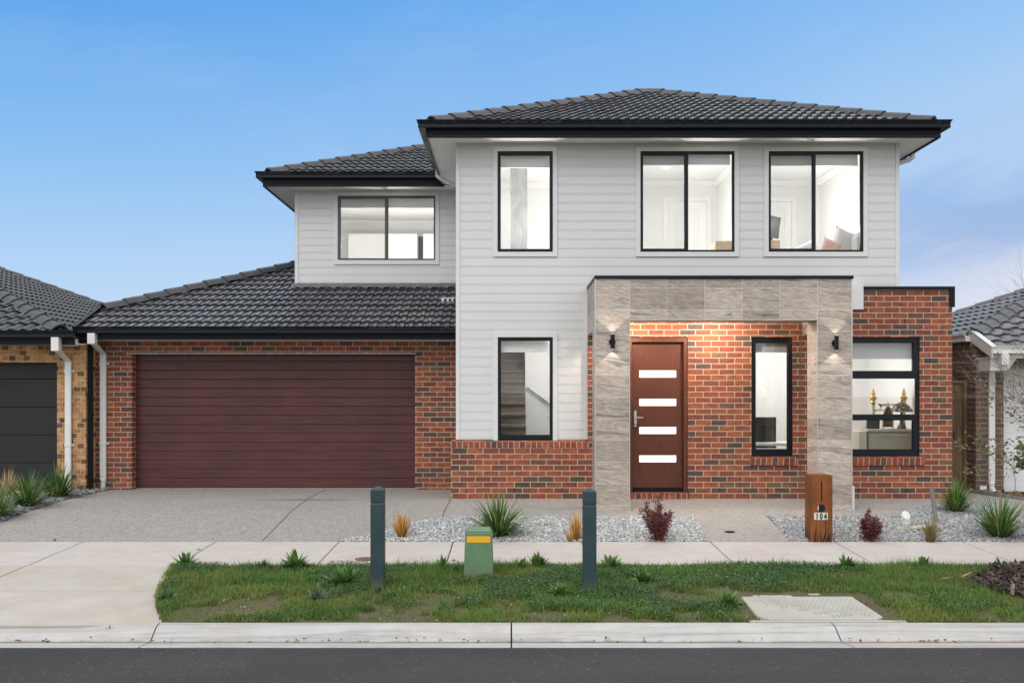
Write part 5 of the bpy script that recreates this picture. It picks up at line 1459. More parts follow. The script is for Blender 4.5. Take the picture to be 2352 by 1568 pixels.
for h, az, el, L, lf in ((1.40, 178, 24, 1.15, .0), (1.52, 190, 18, 1.0, .0), (1.34, 172, 10, 1.1, .01), (1.24, 184, 3, .95, .06), (1.20, 176, -4, .75, .22), (1.6, 170, 34, 1.0, .0), (1.8, 200, 44, .85, .0),
                          (1.95, 160, 40, .9, .0), (2.1, 185, 54, .9, .0), (1.45, 186, 14, 1.05, .0), (1.62, 176, 26, .95, .0), (1.30, 192, 8, .8, .03), (1.5, 20, 35, 1.0, .03), (1.3, -30, 20, 1.0, .1), (1.8, 60, 50, .9, 0), (1.4, 255, 30, .8, .02), (1.6, 110, 35, .9, .02), (1.25, 215, 14, .7, .10), (1.16, 182, -8, .55, .40)):
    whip(tb + Vector((0, .02, h)), Vector((math.cos(R(az)) * math.cos(R(el)), math.sin(R(az)) * math.cos(R(el)), math.sin(R(el)))), L, .0085, 0, lf)
br.build('branches', M['barkm'], tree, fix=False)
np_mesh('leaves', np.array(LV), np.array(LF), M['leafm'], tree, np.array(LC))
# dead sapling by the neighbour's wall
dg = thing('dead_sapling', 'thin leafless sapling in bare soil before the white garage door', 'sapling', (8.18, 16.2, gz(16.2)))
br = MB(); b0 = wloc(dg)
main = [b0, b0 + Vector((.01, 0, .18)), b0 + Vector((-.02, 0, .42)), b0 + Vector((.0, .01, .62))]
br.tube(main, [.007, .006, .004, .001], 5)
for k in range(7):
    p = main[1].lerp(main[2], k / 6); s = 1 if k % 2 else -1
    br.tube([p, p + Vector((s * .06, rt.gauss(0, .03), .06)), p + Vector((s * .09, rt.gauss(0, .04), .17))], [.003, .002, .001], 4)
br.build('stem', M['barkm'], dg)

# ================================================================ street furniture
def bollard(x, y, label):
    gx, gy_ = G(x, y)
    b = thing('bollard', label, 'bollard', (gx, gy_ + .064, gz(gy_)), 'square green plastic bollards')
    w, H = .0635, .968; c = wloc(b)
    post = MB().box(c.x - w, c.x + w, c.y - w, c.y + w, c.z - .2, c.z + H - .155)
    post.build('post', M['bollard'], b, bevel=.008, seg=2)
    cap = MB().box(c.x - w + .004, c.x + w - .004, c.y - w + .004, c.y + w - .004, c.z + H - .158, c.z + H - .139)
    cap.build('groove', M['bollard'], b)
    MB().box(c.x - w, c.x + w, c.y - w, c.y + w, c.z + H - .142, c.z + H - .024).taper(c.x - w + .004, c.x + w - .004, c.y - w + .004, c.y + w - .004, c.z + H - .0245, c.z + H + .006, w * .93).build('cap', M['bollard'], b, bevel=.006, seg=2)
    return b
b1 = bollard(866, 1355, 'left bollard, standing in front of the driveway edge')
b2 = copy_tree(b1)
gx, gy_ = G(1355, 1362); b2.location = (gx, gy_ + .064, gz(gy_)); b2['label'] = 'right bollard, standing in front of the tiled porch pillar'; b2.rotation_euler.z = R(-2); 

gx, gy_ = G(1099, 1328)
cab = thing('utility_cabinet', 'green plastic utility cabinet with yellow sticker standing in the grass', 'utility cabinet', (gx, gy_ + .13, gz(gy_)))
c = wloc(cab); s = S(gy_)
w0, w1, H = 35 / s, 31 / s, 112 / s
MB().add([(c.x - w0, c.y - .13, c.z - .1), (c.x + w0, c.y - .13, c.z - .1), (c.x + w0, c.y + .13, c.z - .1), (c.x - w0, c.y + .13, c.z - .1),
          (c.x - w1, c.y - .105, c.z + H - .03), (c.x + w1, c.y - .105, c.z + H - .03), (c.x + w1, c.y + .105, c.z + H - .03), (c.x - w1, c.y + .105, c.z + H - .03)],
         [(0, 3, 2, 1), (4, 5, 6, 7), (0, 1, 5, 4), (1, 2, 6, 5), (2, 3, 7, 6), (3, 0, 4, 7)]).build('cabinet_body', M['pillar'], cab, bevel=.012, seg=3)
MB().taper(c.x - w1 + .003, c.x + w1 - .003, c.y - .102, c.y + .102, c.z + H - .031, c.z + H + .004, .018).build('lid', M['pillar'], cab, bevel=.012, seg=3)
sz0, sz1 = c.z + H - 30 / s, c.z + H - 15.5 / s
def cy(z): return c.y - .13 + .025 * (z - c.z + .1) / (H + .07) - .0015
MB().add([(c.x - 27 / s, cy(sz0), sz0), (c.x + 27 / s, cy(sz0), sz0), (c.x + 27 / s, cy(sz1), sz1), (c.x - 27 / s, cy(sz1), sz1)], [(0, 1, 2, 3)]).build('yellow_sticker', M['yellow'], cab, fix=False)

gx0, gy_ = G(1862.6, 1244.5)
s = S(gy_); gx1 = X(1912.3, gy_); H = 153 / s
mbx = thing('letterbox', 'rusty steel pillar letterbox with number 104 plate beside the footpath', 'letterbox', ((gx0 + gx1) / 2, gy_ + .12, gz(gy_)))
z0 = gz(gy_)
MB().box(gx0, gx1, gy_, gy_ + .245, z0 - .1, z0 + H).build('box_body', M['corten'], mbx, bevel=.003)
MB().box(gx0 + .02, gx1 - .02, gy_ + .02, gy_ + .225, z0 + H + .0005, z0 + H + .006).build('lid', M['corten'], mbx, bevel=.002)
fx = lambda px: X((2200 + px / 6.5357) * .8279, gy_); fz = lambda py: Z((1280 + py / 6.5333) * .8279, gy_)
yf = gy_ - .0015
MB().box(fx(505), fx(527), yf, gy_ + .01, fz(715), fz(350)).build('mail_slot', M['hole'], mbx)
cx_, cz_, rr_ = fx(513), fz(843), fx(583) - fx(513)
pts = [(rr_ * math.cos(a * R(15)), rr_ * math.sin(a * R(15))) for a in range(24)]
ph = MB().prism(pts, (yf, gy_ + .01), lambda u, v, w_: (cx_ + u, w_, cz_ + v)).build('paper_hole', M['hole'], mbx)
cr = [(rr_ * .97 * math.cos(R(a)), rr_ * .97 * math.sin(R(a))) for a in range(140, 211, 10)] + [(rr_ * .97 * math.cos(R(a)) * .78, rr_ * .97 * math.sin(R(a)) * .96) for a in range(210, 139, -10)]
MB().prism(cr, (yf - .001, yf + .003), lambda u, v, w_: (cx_ + u, w_, cz_ + v)).build('hole_glint', M['pvc'], ph)  # pale crescent paints the glint of light inside the tube
pl = MB().box(fx(381), fx(629), yf - .003, gy_ + .004, fz(1052), fz(923)).build('number_plate', M['plate'], mbx)
def text(body, x, z, y, h, m, parent, sx=.70):
    cu = bpy.data.curves.new('house_number', 'FONT'); cu.body = body; cu.size = h / .69; cu.extrude = .0008; cu.offset = .0042; cu.align_x = 'CENTER'; cu.space_character = 1.5
    tmp = bpy.data.objects.new('lettering', cu); COL.objects.link(tmp)
    bpy.context.view_layer.update()
    me = bpy.data.meshes.new_from_object(tmp.evaluated_get(bpy.context.evaluated_depsgraph_get()))
    bpy.data.objects.remove(tmp); me.materials.clear(); me.materials.append(m)
    o = bpy.data.objects.new('house_number', me); COL.objects.link(o)
    o.parent = parent; o.location = Vector((x, y, z)) - wloc(parent); o.rotation_euler = (R(90), 0, 0); o.scale = (sx, 1, 1)
    return o
text('104', fx(510), fz(1037), yf - .0045, fz(938) - fz(1037), M['ink'], pl)
gc = MB()
def blade(xb, xt, zb, zt, w, bend=0):
    pts = []
    for t in (0, .35, .7, 1.0):
        x = xb + (xt - xb) * t + bend * math.sin(t * math.pi) ; z = zb + (zt - zb) * t; ww = w * (1 - t) ** .6
        pts.append((x, z, ww))
    poly = [(x - ww / 2, z) for x, z, ww in pts] + [(x + ww / 2, z) for x, z, ww in pts[::-1][1:]]
    gc.prism(poly, (yf, gy_ + .005), lambda u, v, w_: (u, w_, v))
for xb, xt, zt, w in ((385, 360, 1230, 16), (400, 430, 1065, 10), (410, 395, 1200, 18), (450, 430, 1215, 20), (495, 490, 1140, 14), (520, 495, 1300, 16), (540, 620, 1230, 34), (590, 600, 1056, 10), (595, 640, 1330, 22), (655, 640, 1070, 10), (660, 690, 1250, 18), (630, 650, 1240, 22), (690, 684, 1260, 12)):
    blade(fx(xb), fx(xt), fz(1452), fz(zt), fx(w) - fx(0), 0)
gc.prism([(fx(583), fz(1140)), (fx(590), fz(1052)), (fx(606), fz(1052)), (fx(600), fz(1140))], (yf, gy_ + .005), lambda u, v, w_: (u, w_, v))
gc.build('grass_cutouts', M['hole'], mbx)
gc = MB()
for yb, yt, zt in ((.05, .03, .22), (.08, .07, .30), (.12, .13, .18), (.16, .15, .26), (.20, .22, .2)):
    gc.add([(gx0 - .0012, gy_ + yb, z0), (gx0 - .0012, gy_ + yb + .014, z0), (gx0 - .0012, gy_ + yt + .004, z0 + zt * .7), (gx0 - .0012, gy_ + yt, z0 + zt)], [(0, 1, 2, 3)])
gc.build('side_cutouts', M['hole'], mbx, fix=False)

# concrete pit lid with its raised dots and ribs
L0, L1, LY0, LY1 = lid
pit = thing('pit_lid', 'pale concrete pit lid with raised dots set in bare soil behind the kerb', 'pit lid', ((L0 + L1) / 2, (LY0 + LY1) / 2, gz(8.7)))
lz = gz(8.7) + .012
M['lid'] = concrete('pit_lid_concrete', (.43, .43, .39), (.36, .31, .25), 2.0, .7)
plate_ = MB().add([(L0 - .03, LY0 + .07, lz - .06), (L0 + .06, LY0, lz - .06), (L1 - .06, LY0, lz - .06), (L1 + .01, LY0 + .07, lz - .06), (L1, LY1, lz - .06), (L0, LY1, lz - .06),
                  (L0 - .03, LY0 + .07, lz - .01), (L0 + .06, LY0, lz - .012), (L1 - .06, LY0, lz - .012), (L1 + .01, LY0 + .07, lz - .01), (L1, LY1, lz + .008), (L0, LY1, lz + .008)],
                 [(6, 7, 8, 9, 10, 11)] + [(i, (i + 1) % 6, (i + 1) % 6 + 6, i + 6) for i in range(6)]).build('cover_plate', M['lid'], pit, bevel=.006)
dots = MB()
lzz = lambda y: lz - .011 + .019 * (y - LY0) / (LY1 - LY0)
for j in range(15):
    for i in range(22):
        x = L0 + .05 + i * .042 + (.021 if j % 2 else 0); y = LY1 - .05 - j * .048
        if x > L1 - .04 or y < LY0 + .06: continue
        if (x - L0) * .62 + (y - LY0) < .62: continue     # the corner of bars
        dots.lathe((x, y, lzz(y) - .002), [(.0165, 0), (.0155, .007), (.009, .011)], 8)
for k in range(6):      # raised bars in the near left corner
    u0 = .10 + k * .135
    for q in range(int(7 + k * 1.2)):
        a = Vector((L0 + .03 + .04 * q + k * .115, LY0 + .60 - q * .0 - k * .105 + .012 * q, 0))
        if a.x > L1 - .08 or a.y < LY0 + .03 or (a.x - L0) * .62 + (a.y - LY0) > .60: continue
        dots.box(a.x, a.x + .012, a.y - .035, a.y + .035, lzz(a.y) - .004, lzz(a.y) + .006)
dots.build('tread_pattern', M['lid'], plate_)
MB().box(L0 - .12, L1 + .16, 8.212, LY0 - .005, gz(8.2) - .05, gz(8.2) + .006).build('collar', M['lid'], pit)
for i, (a, b, c_, d_) in enumerate(((L0 + .12, L0 + .48, LY1 + .03, LY1 + .09), (L0 + .66, L0 + .76, LY1 + .13, LY1 + .17))):
    MB().box(a, b, c_, d_, lz - .05, lz + .002).build('collar', M['lid'], pit, bevel=.006)

def disc(name, label, cat, x, y, r, m, h=.008, ring=True, group=None):
    gx, gy_ = G(x, y); z = gz(gy_)
    t = thing(name, label, cat, (gx, gy_, z), group)
    MB().lathe((gx, gy_, z - .03), [(r, 0), (r, .03 + h), (r * .94, .031 + h), (r * .90, .029 + h), (r * .3, .0295 + h)], 28).build('cover', M[m], t)
    mb = MB()
    for k in (-.5, 0, .5): mb.box(gx - r * .55, gx + r * .55, gy_ + k * r - .004, gy_ + k * r + .004, z + h - .002, z + h + .003)
    mb.build('ribs', M[m], t)
    return t
disc('access_cover', 'round rusty brown cover in the footpath left of the left bollard', 'access cover', 838, 1283.5, .105, 'castiron')
disc('floor_drain', 'round black drain in the path left of the letterbox', 'drain', 1676, 1221, .066, 'hole', .006)
disc('drain_cap', 'small silver cap by the lower left corner of the garage door', 'drain cap', 320, 1120.5, .036, 'alu', .02)

# stake and standpipe in the stones
gx, gy_ = G(2153, 1201)
top = Vector((X(2142, gy_), gy_ + .03, Z(1118, gy_)))
st = MB(); b0 = Vector((gx, gy_, gz(gy_) - .1)); w = .022
st.add([(b0.x - w, b0.y - w, b0.z), (b0.x + w, b0.y - w, b0.z), (b0.x + w, b0.y + w, b0.z), (b0.x - w, b0.y + w, b0.z), (top.x - w, top.y - w, top.z), (top.x + w, top.y - w, top.z + .006), (top.x + w, top.y + w, top.z + .002), (top.x - w, top.y + w, top.z - .004)],
       [(0, 3, 2, 1), (4, 5, 6, 7), (0, 1, 5, 4), (1, 2, 6, 5), (2, 3, 7, 6), (3, 0, 4, 7)])
tag(st.build('timber_stake', M['stake'], bevel=.003), 'weathered grey timber stake leaning in the stones near the brick wall', 'stake')
gx, gy_ = G(2080, 1216)
sp_ = thing('standpipe', 'short pipe with tilted white round cap lying in the stones', 'pipe', (gx, gy_, gz(gy_)))
M['pipegrey'] = paint('old_grey_pipe', (.42, .385, .32), .6, .15, 10)
z = gz(gy_)
MB().lathe((gx, gy_, z - .02), [(.052, 0), (.052, .075), (.045, .08), (.045, .10)], 18).build('coupling', M['pipegrey'], sp_)
MB().lathe((gx, gy_, z + .08), [(.042, 0), (.042, .03), (.05, .035), (.05, .065), (.04, .075)], 18).build('pipe_neck', M['pvc'], sp_)
q = Matrix.Rotation(R(62), 3, 'X') @ Matrix.Rotation(R(14), 3, 'Y')
cp = MB(); pr = [(.058, 0), (.060, .004), (.060, .012), (.054, .017), (.02, .019)]
cp.lathe((0, 0, 0), pr, 22); cp.v = [tuple(q @ Vector(p) + Vector((gx - .004, gy_ - .012, z + .178))) for p in cp.v]
cp.build('cap', M['pvc'], sp_)
MB().tube([(gx - .13, gy_ - .03, z + .012), (gx + .34, gy_ + .03, z + .03)], .028, 12).build('pipe', M['pipegrey'], sp_)
MB().tube([(gx + .22, gy_ + .012, z + .026), (gx + .36, gy_ + .033, z + .031)], .033, 12).build('sleeve', M['pvc'], sp_)

# small clumps in the joints of the footpath
for k, (x, y, lab) in enumerate(((455, 1262, 'grass sprout in the footpath joint near the crossing corner'), (1042, 1288, 'small sprout in the footpath joint left of the cabinet'), (252, 1443, 'weed sprout in the kerb joint at the crossing'), (126, 1240.5, 'grass sprout where drive meets footpath at left'))):
    gx, gy_ = G(x, y)
    t = thing('joint_weed', lab, 'weed', (gx, gy_, gz(gy_) - .004), 'sprouts in the concrete joints')
    ribbon_plant(t, 'leaves', 26, .055, 1.3, .008, [(.09, .125, .035), (.12, .13, .04), (.06, .095, .025)], 300 + k, .6, 3)
# dry bark pieces and a fallen stick
for k, (x, y, L, a, lab) in enumerate(((2217, 1325, .09, 25, 'tan strip of bark lying in the grass left of the mulch'), (2170, 1333, .06, -20, 'dark bit of bark lying in the grass left of the mulch'))):
    gx, gy_ = G(x, y); d = Vector((math.cos(R(a)), math.sin(R(a)), .15)) * L
    b0 = Vector((gx, gy_, gz(gy_) + .02))
    o = MB().tube([b0 - d, b0, b0 + d + Vector((0, 0, .01))], [.004, .008, .003], 6).build('bark_strip', M['oak'] if k == 0 else M['barkm'])
    tag(o, lab, 'bark', None)

# ================================================================ what the lit windows show
def at(x, y, Y): return Vector((X(x, Y), Y, Z(y, Y)))
# mid bedroom: oak cabinet
Yc = 15.95
cb = thing('oak_cabinet', 'pale oak cabinet in the middle upstairs window', 'cabinet', (X(1668, Yc), Yc + .2, 3.0))
cx0, cz1 = X(1643, Yc), Z(553.5, Yc)
MB().box(cx0, cx0 + .62, Yc, Yc + .42, 3.0, cz1).build('carcass', M['oak'], cb, bevel=.004)
for k in range(4): MB().box(cx0 + .02, cx0 + .60, Yc + .4201, Yc + .432, 3.06 + k * .25, 3.06 + k * .25 + .235).build('drawer', M['oak'], cb)
pb = tag(MB().taper(cx0 + .18, cx0 + .34, Yc + .1, Yc + .25, cz1 + .0005, cz1 + .035, .03).build('folded_cloth', M['linen'], None, bevel=.01, seg=2), 'small white folded cloth lying on the oak cabinet upstairs', 'cloth')
# right bedroom: bedside drawers with a monitor, bed with pillows
Ym = 16.5
bs = thing('bedside_drawers', 'small oak drawers under the dark monitor in right upstairs window', 'drawers', (X(1772, Ym), Ym + .2, 3.0))
zt = Z(552, Ym)
MB().box(X(1752, Ym), X(1792, Ym), Ym, Ym + .4, 3.0, zt).build('carcass', M['oak'], bs, bevel=.004)
for k in range(3): MB().box(X(1752, Ym) + .015, X(1792, Ym) - .015, Ym - .012, Ym - .0005, 3.05 + k * .3, 3.05 + k * .3 + .28).build('drawer', M['oak'], bs)
mo = thing('monitor', 'dark grey monitor standing on oak drawers in right upstairs window', 'monitor', (X(1775, Ym), Ym + .12, zt))
a, b_ = at(1758, 492, Ym), at(1794, 500, Ym + .05); c_, d_ = at(1757, 543, Ym), at(1789, 548, Ym + .05)
yy = Vector((0, .035, 0))
MB().add([c_, d_, b_, a, c_ + yy, d_ + yy, b_ + yy, a + yy], [(0, 1, 2, 3), (7, 6, 5, 4), (0, 4, 5, 1), (1, 5, 6, 2), (2, 6, 7, 3), (3, 7, 4, 0)]).build('display', M['screenblk'], mo, bevel=.004)
MB().tube([at(1772, 545, Ym + .04), at(1772, 551, Ym + .08)], .015, 8).lathe((X(1774, Ym), Ym + .13, zt + .0005), [(.10, 0), (.10, .008), (.03, .016)], 18).build('stand', M['screenblk'], mo)
Yb = 15.75
bed = thing('bed', 'upholstered grey bed end seen in right upstairs window', 'bed', (4.95, 16.4, 3.0))
MB().box(4.45, 5.45, Yb - .05, 17.6, 3.25, 3.55).build('mattress', M['linen'], bed, bevel=.04, seg=3)
hb = MB().prism([(0, 3.0), (.13, 3.0), (.13, Z(538, Yb)), (.10, Z(532, Yb)), (.05, Z(534, Yb)), (0, Z(548, Yb))], (Yb - .12, 17.6), lambda u, v, w_: (X(1962, Yb) + u, w_, v))
hb.build('headboard', M['linen_grey'], bed, bevel=.015, seg=2)
def pillow(x, y0, y1, wd, tilt, m, label, Y, th=.16, sk=.0):
    """plump cushion standing on its edge, corners drawn out"""
    c = at(x, (y0 + y1) / 2, Y); H = (y1 - y0) / S(Y); W_ = wd / S(Y)
    V = []; n = 12
    for s in (-1, 1):
        for i in range(n + 1):
            for j in range(n + 1):
                u, v = i / n * 2 - 1, j / n * 2 - 1
                pin = 1 - .10 * (1 - u * u) * (abs(v)) - .0; pin2 = 1 - .10 * (1 - v * v) * abs(u)
                t = (max(0, (1 - u ** 4) * (1 - v ** 4))) ** .45 * th / 2
                V.append(Vector((u * W_ / 2 * pin2, s * t, v * H / 2 * pin)))
    q = Matrix.Rotation(R(tilt), 3, 'Y')
    V = [tuple(q @ p + c) for p in V]; N = (n + 1) ** 2; F = []
    for s in range(2):
        for i in range(n):
            for j in range(n):
                a_ = s * N + i * (n + 1) + j
                F.append((a_, a_ + 1, a_ + n + 2, a_ + n + 1))
    o = MB().add(V, F).build('pillow', M[m], smooth=True)
    return tag(o, label, 'pillow', 'pillows behind the right upstairs window')
pillow(1852, 557, 592, 66, -25, 'linen', 'white pillow leftmost of the pile in right upstairs window', Yb + .28)
pillow(1938, 527, 590, 62, 22, 'linen_grey', 'grey pillow with its corner pointing up in right upstairs window', Yb + .22)
pillow(1908, 550, 588, 44, 20, 'linen_pink', 'blush pink cushion leaning on the grey pillow upstairs', Yb + .03, .11)
# front room: television behind the porch window
Yt = 16.2
tv = thing('monitor', 'dark monitor seen through the narrow porch window', 'monitor', (X(1762, Yt), Yt, .9))
MB().box(X(1722, Yt), X(1783, Yt), Yt, Yt + .05, Z(1029, Yt), Z(957.5, Yt)).build('display', M['screenblk'], tv, bevel=.006)
MB().box(X(1745, Yt), X(1772, Yt), Yt - .03, Yt - .0005, Z(1015, Yt), Z(975, Yt)).build('rear_housing', M['winframe'], tv, bevel=.012)
MB().box(X(1755, Yt), X(1764, Yt), Yt + .01, Yt + .04, .84, Z(1029, Yt)).box(X(1742, Yt), X(1778, Yt), Yt - .06, Yt + .1, .822, .84).build('stand', M['screenblk'], tv)
tb_ = thing('desk', 'white desk under the monitor inside the porch window', 'desk', (X(1760, Yt), Yt, .02))
MB().box(3.75, 4.75, 15.75, 16.45, .78, .82).build('desk_top', M['ceil'], tb_, bevel=.003)
for x, y in ((3.8, 15.8), (4.7, 15.8), (3.8, 16.4), (4.7, 16.4)): MB().box(x - .02, x + .02, y - .02, y + .02, .02, .7795).build('leg', M['ceil'], tb_)
# dresser with its things behind the big window
Yd = 15.85
dz = lambda px, py, Y=Yd: at((2360 + px / 6.535) * .8279, (1020 + py / 6.533) * .8279, Y)
dr = thing('dresser', 'cream panelled dresser behind the large right window', 'dresser', (6.0, Yd + .25, .02))
a, b_ = dz(330, 1165), dz(1180, 1165)
MB().box(a.x, b_.x, Yd, Yd + .45, .02, a.z).build('carcass', M['dresser'], dr, bevel=.004)
MB().plate(a.x + .03, b_.x - .03, .1, a.z - .03, Yd - .012, Yd - .0005, [(a.x + .1, dz(785, 0).x, .15, dz(0, 1245).z), (dz(838, 0).x, b_.x - .08, .15, dz(0, 1245).z)]).build('panel', M['dresser'], dr)
MB().box(a.x - .02, b_.x + .02, Yd - .03, Yd + .46, a.z + .0005, dz(0, 1112).z).build('top', M['dresser'], dr, bevel=.008)
ca = dz(165, 1165)
MB().box(ca.x, a.x - .025, Yd + .02, Yd + .45, .02, dz(0, 1150).z).build('side_cabinet', M['cream'], dr, bevel=.006)
zt = dz(0, 1112).z + .001
mr = thing('table_mirror', 'arched dressing mirror standing on the cream dresser', 'mirror', (dz(712, 0).x, Yd + .1, zt))
cx_ = dz(716, 0).x; hw = dz(800, 0).x - dz(628, 0).x; hw /= 2; ht = dz(0, 700).z
arch = [(-hw, zt + .03), (hw, zt + .03)] + [(hw * math.cos(R(q)), ht - .22 + .22 * math.sin(R(q))) for q in range(0, 181, 15)]
MB().prism(arch, (Yd + .09, Yd + .10), lambda u, v, w_: (cx_ + u, w_, v)).build('glass', M['mirror'], mr)
pts = [Vector((cx_ + u * 1.06, Yd + .09, v)) for u, v in arch[2:]]
MB().tube([Vector((cx_ + hw * 1.06, Yd + .09, zt))] + pts + [Vector((cx_ - hw * 1.06, Yd + .09, zt))], .012, 8).build('frame', M['alu'], mr)
tm = MB()
for k in range(-2, 3): tm.tube([(cx_ + k * .018, Yd + .09, ht + .01), (cx_ + k * .028, Yd + .09, ht + .05 + .035 * (k == 0) + .012 * (abs(k) == 1))], .006, 6)
tm.build('crest', M['alu'], mr)
lp = thing('table_lamp', 'stained glass table lamp with domed shade on the cream dresser', 'lamp', (dz(1010, 0).x, Yd + .15, zt))
lc = dz(1000, 640); 
MB().lathe((lc.x, Yd + .17, 0), [(.175, dz(0, 800).z), (.165, dz(0, 760).z), (.12, dz(0, 690).z), (.06, dz(0, 640).z), (.02, dz(0, 620).z), (.008, dz(0, 585).z)], 20).build('lamp_shade', M['mosaic'], lp)
MB().lathe((lc.x, Yd + .17, 0), [(.075, zt), (.07, zt + .02), (.035, zt + .09), (.022, zt + .16), (.02, dz(0, 790).z)], 16).build('stem', M['darkwood'], lp)
la = thing('photo_frame', 'dark leaning picture frame on the left end of the dresser', 'picture frame', (dz(460, 0).x, Yd + .12, zt))
p4 = [dz(350, 1110), dz(590, 1110), dz(600, 940), dz(360, 940)]
MB().add([p + Vector((0, .16, 0)) for p in p4] + [p + Vector((0, .19, 0)) for p in p4], [(0, 1, 2, 3), (7, 6, 5, 4), (0, 4, 5, 1), (1, 5, 6, 2), (2, 6, 7, 3), (3, 7, 4, 0)]).build('backing', M['screenblk'], la)
MB().add([dz(330, 1115) + Vector((0, .15, 0)), dz(348, 1115) + Vector((0, .15, 0)), dz(358, 940) + Vector((0, .15, 0)), dz(345, 940) + Vector((0, .15, 0))], [(0, 1, 2, 3)]).build('edge', M['cream'], la, fix=False)
Yh = 16.36
hd_ = thing('metal_bed', 'cream metal bed head with two brass finials behind the large window', 'bed', (dz(690, 0, Yh).x, Yh, .02))
for px in (408, 965):
    c_ = dz(px, 660, Yh); 
    MB().tube([(c_.x, Yh, .02), (c_.x, Yh, c_.z)], .028, 12).build('post', M['cream'], hd_)
    MB().lathe((c_.x, Yh, c_.z), [(.04, 0), (.042, .03), (.03, .05), (.056, .09), (.056, .12), (.03, .15), (.036, .17), (.036, .19), (.02, .21), (.022, .235), (.008, .26)], 16).build('finial', M['gold'], hd_)
a, b_ = dz(408, 765, Yh), dz(965, 765, Yh); c_, d_ = dz(520, 665, Yh), dz(850, 665, Yh)
MB().tube([a, dz(520, 765, Yh), dz(550, 700, Yh), c_], .014, 8).tube([b_, dz(850, 765, Yh), dz(820, 700, Yh), d_], .014, 8).tube([c_, d_], .014, 8).tube([a, b_], .012, 8).build('rail', M['cream'], hd_)
kn = MB()
for px, py in ((520, 665), (850, 665), (550, 690), (815, 692), (615, 672), (425, 765), (690, 668), (945, 765)):
    p = dz(px, py, Yh); kn.lathe((p.x, Yh - .005, p.z - .022), [(.008, 0), (.024, .012), (.024, .03), (.008, .044)], 10)
kn.build('brass_knobs', M['gold'], hd_)
MB().box(dz(408, 0, Yh).x, dz(965, 0, Yh).x, Yh + .06, 18.35, .3, .6).build('mattress', M['linen_pink'], hd_, bevel=.04, seg=2)
# ================================================================ light, sky, camera
w = bpy.data.worlds.new('World'); scene.world = w; w.use_nodes = True
nt = w.node_tree; nt.nodes.clear()
out = nt.nodes.new('ShaderNodeOutputWorld'); bg = nt.nodes.new('ShaderNodeBackground'); nt.links.new(bg.outputs[0], out.inputs[0])
SUN_EL, SUN_AZ = 48, 205       # high behind the camera, a little to the left
sky = nt.nodes.new('ShaderNodeTexSky'); sky.sky_type = 'NISHITA'; sky.sun_disc = False
sky.sun_elevation = R(SUN_EL); sky.sun_rotation = R(SUN_AZ)
sky.air_density = 1.0; sky.dust_density = .6; sky.ozone_density = 1.5
class W(NT):
    def __init__(self): self.t = nt
wn = W()
tc = wn.n('TexCoord').outputs['Generated']
sx = wn.n('SeparateXYZ', None, _0=tc)
xx, yy, zz = sx.outputs
base = wn.scaled(sky.outputs[0], (SKYK, SKYK, SKYK))
grad = wn.ramp(zz, [(0.0, (.60, .68, .86)), (.06, (.56, .71, .93)), (.13, (.43, .66, .95)), (.22, (.265, .545, .92)), (.36, (.085, .365, .86)), (.60, (.20, .36, .70)), (1.0, (.42, .50, .66))])
# lighter to the right
rt_ = wn.ramp(wn.math('ADD', xx, .46), [(.0, 0.0), (.45, .40), (.90, .85)])
grad = wn.mix(rt_, grad, wn.ramp(zz, [(0, (.66, .68, .80)), (.12, (.55, .68, .92)), (.36, (.30, .57, .95)), (1, (.42, .5, .66))]))
# thin streaky cloud, thickest low on the right; a bright broken overcast overhead and behind the camera
q = wn.n('CombineXYZ', None, _0=wn.math('ADD', wn.math('MULTIPLY', xx, 1.0), wn.math('MULTIPLY', zz, 1.2)), _1=yy, _2=wn.math('ADD', wn.math('MULTIPLY', zz, 4.2), wn.math('MULTIPLY', xx, -1.1))).outputs[0]
cn = wn.noise(q, 3.4, 7, .58, .35).outputs[0]
soft = wn.noise(q, 1.6, 4, .5).outputs[0]
zt = wn.math('SUBTRACT', zz, wn.math('MULTIPLY', wn.math('SUBTRACT', xx, .38), .16))
zt = wn.math('ADD', zt, wn.math('MULTIPLY', wn.math('SUBTRACT', cn, .5), .13))
bank = wn.ramp(zt, [(.03, (.78, .79, .88)), (.085, (.72, .75, .88)), (.118, (.60, .67, .85)), (.145, (.36, .49, .77)), (.17, (.32, .50, .82)), (.205, (.46, .64, .90)), (.26, (.42, .65, .94)), (.36, (.28, .56, .94))])
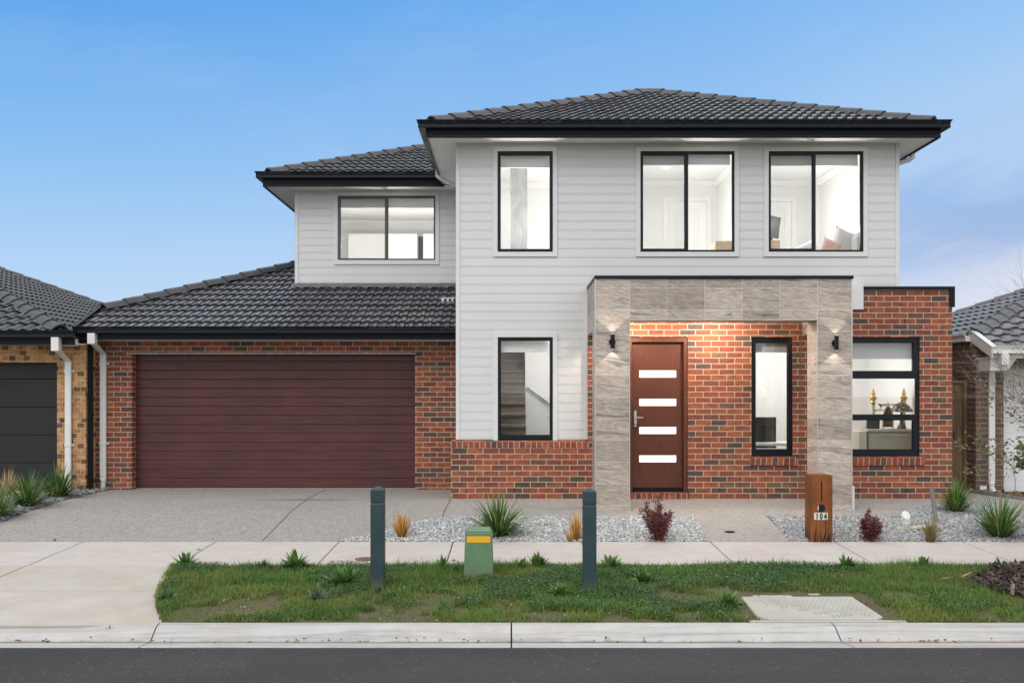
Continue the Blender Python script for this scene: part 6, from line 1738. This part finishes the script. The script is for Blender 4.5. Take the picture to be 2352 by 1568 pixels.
wt = wn.math('MULTIPLY', wn.ramp(wn.math('ADD', xx, wn.math('MULTIPLY', wn.math('SUBTRACT', soft, .5), .2)), [(.20, 0.0), (.42, .95)]), wn.ramp(zz, [(.26, 1.0), (.37, .2)]))
grad = wn.mix(wt, grad, bank)
wisp = wn.math('MULTIPLY', wn.ramp(cn, [(.52, 0.0), (.75, .16)]), wn.ramp(zz, [(.0, 0.0), (.2, 1.0)]))
grad = wn.mix(wisp, grad, (.62, .76, .96))
back = wn.math('MAXIMUM', wn.ramp(zz, [(.375, 0.0), (.56, 1.0)]), wn.ramp(wn.math('MULTIPLY', yy, -1.0), [(0.0, 0.0), (.35, 1.0)]))
over = wn.ramp(cn, [(.3, (.80, .84, .92)), (.7, (1.15, 1.12, 1.08))])
over = wn.scaled(over, (OVER * .98, OVER, OVER * 1.01))
vis = wn.mix(.92, base, grad)
vis = wn.mix(back, vis, over)
nt.links.new(vis, bg.inputs[0]); bg.inputs[1].default_value = 1.0

sun = bpy.data.lights.new('sun', 'SUN'); sun.energy = SUN_E; sun.angle = R(38); sun.color = (1, .955, .91)
so = bpy.data.objects.new('sun', sun); COL.objects.link(so)
az = R(SUN_AZ); el = R(SUN_EL)
to_sun = Vector((math.sin(az) * math.cos(el), math.cos(az) * math.cos(el), math.sin(el)))
so.rotation_euler = (-to_sun).to_track_quat('-Z', 'Y').to_euler(); so.location = to_sun * 40

cam = bpy.data.cameras.new('camera'); co = bpy.data.objects.new('camera', cam); COL.objects.link(co); scene.camera = co
co.location = (0, 0, CAMH); co.rotation_euler = (R(90), 0, 0)
cam.sensor_width = 36; cam.lens = 36 * FOC / 2352; cam.shift_x = 0; cam.shift_y = (HY - 784) / 2352
cam.clip_start = .1; cam.clip_end = 3000
scene.view_settings.view_transform = 'Standard'; scene.view_settings.look = 'None'; scene.view_settings.exposure = 0
scene.cycles.use_denoising = True
scene.cycles.max_bounces = 8; scene.cycles.transparent_max_bounces = 16; scene.cycles.diffuse_bounces = 5
scene.cycles.sample_clamp_indirect = 6
scene.cycles.caustics_reflective = False; scene.cycles.caustics_refractive = False
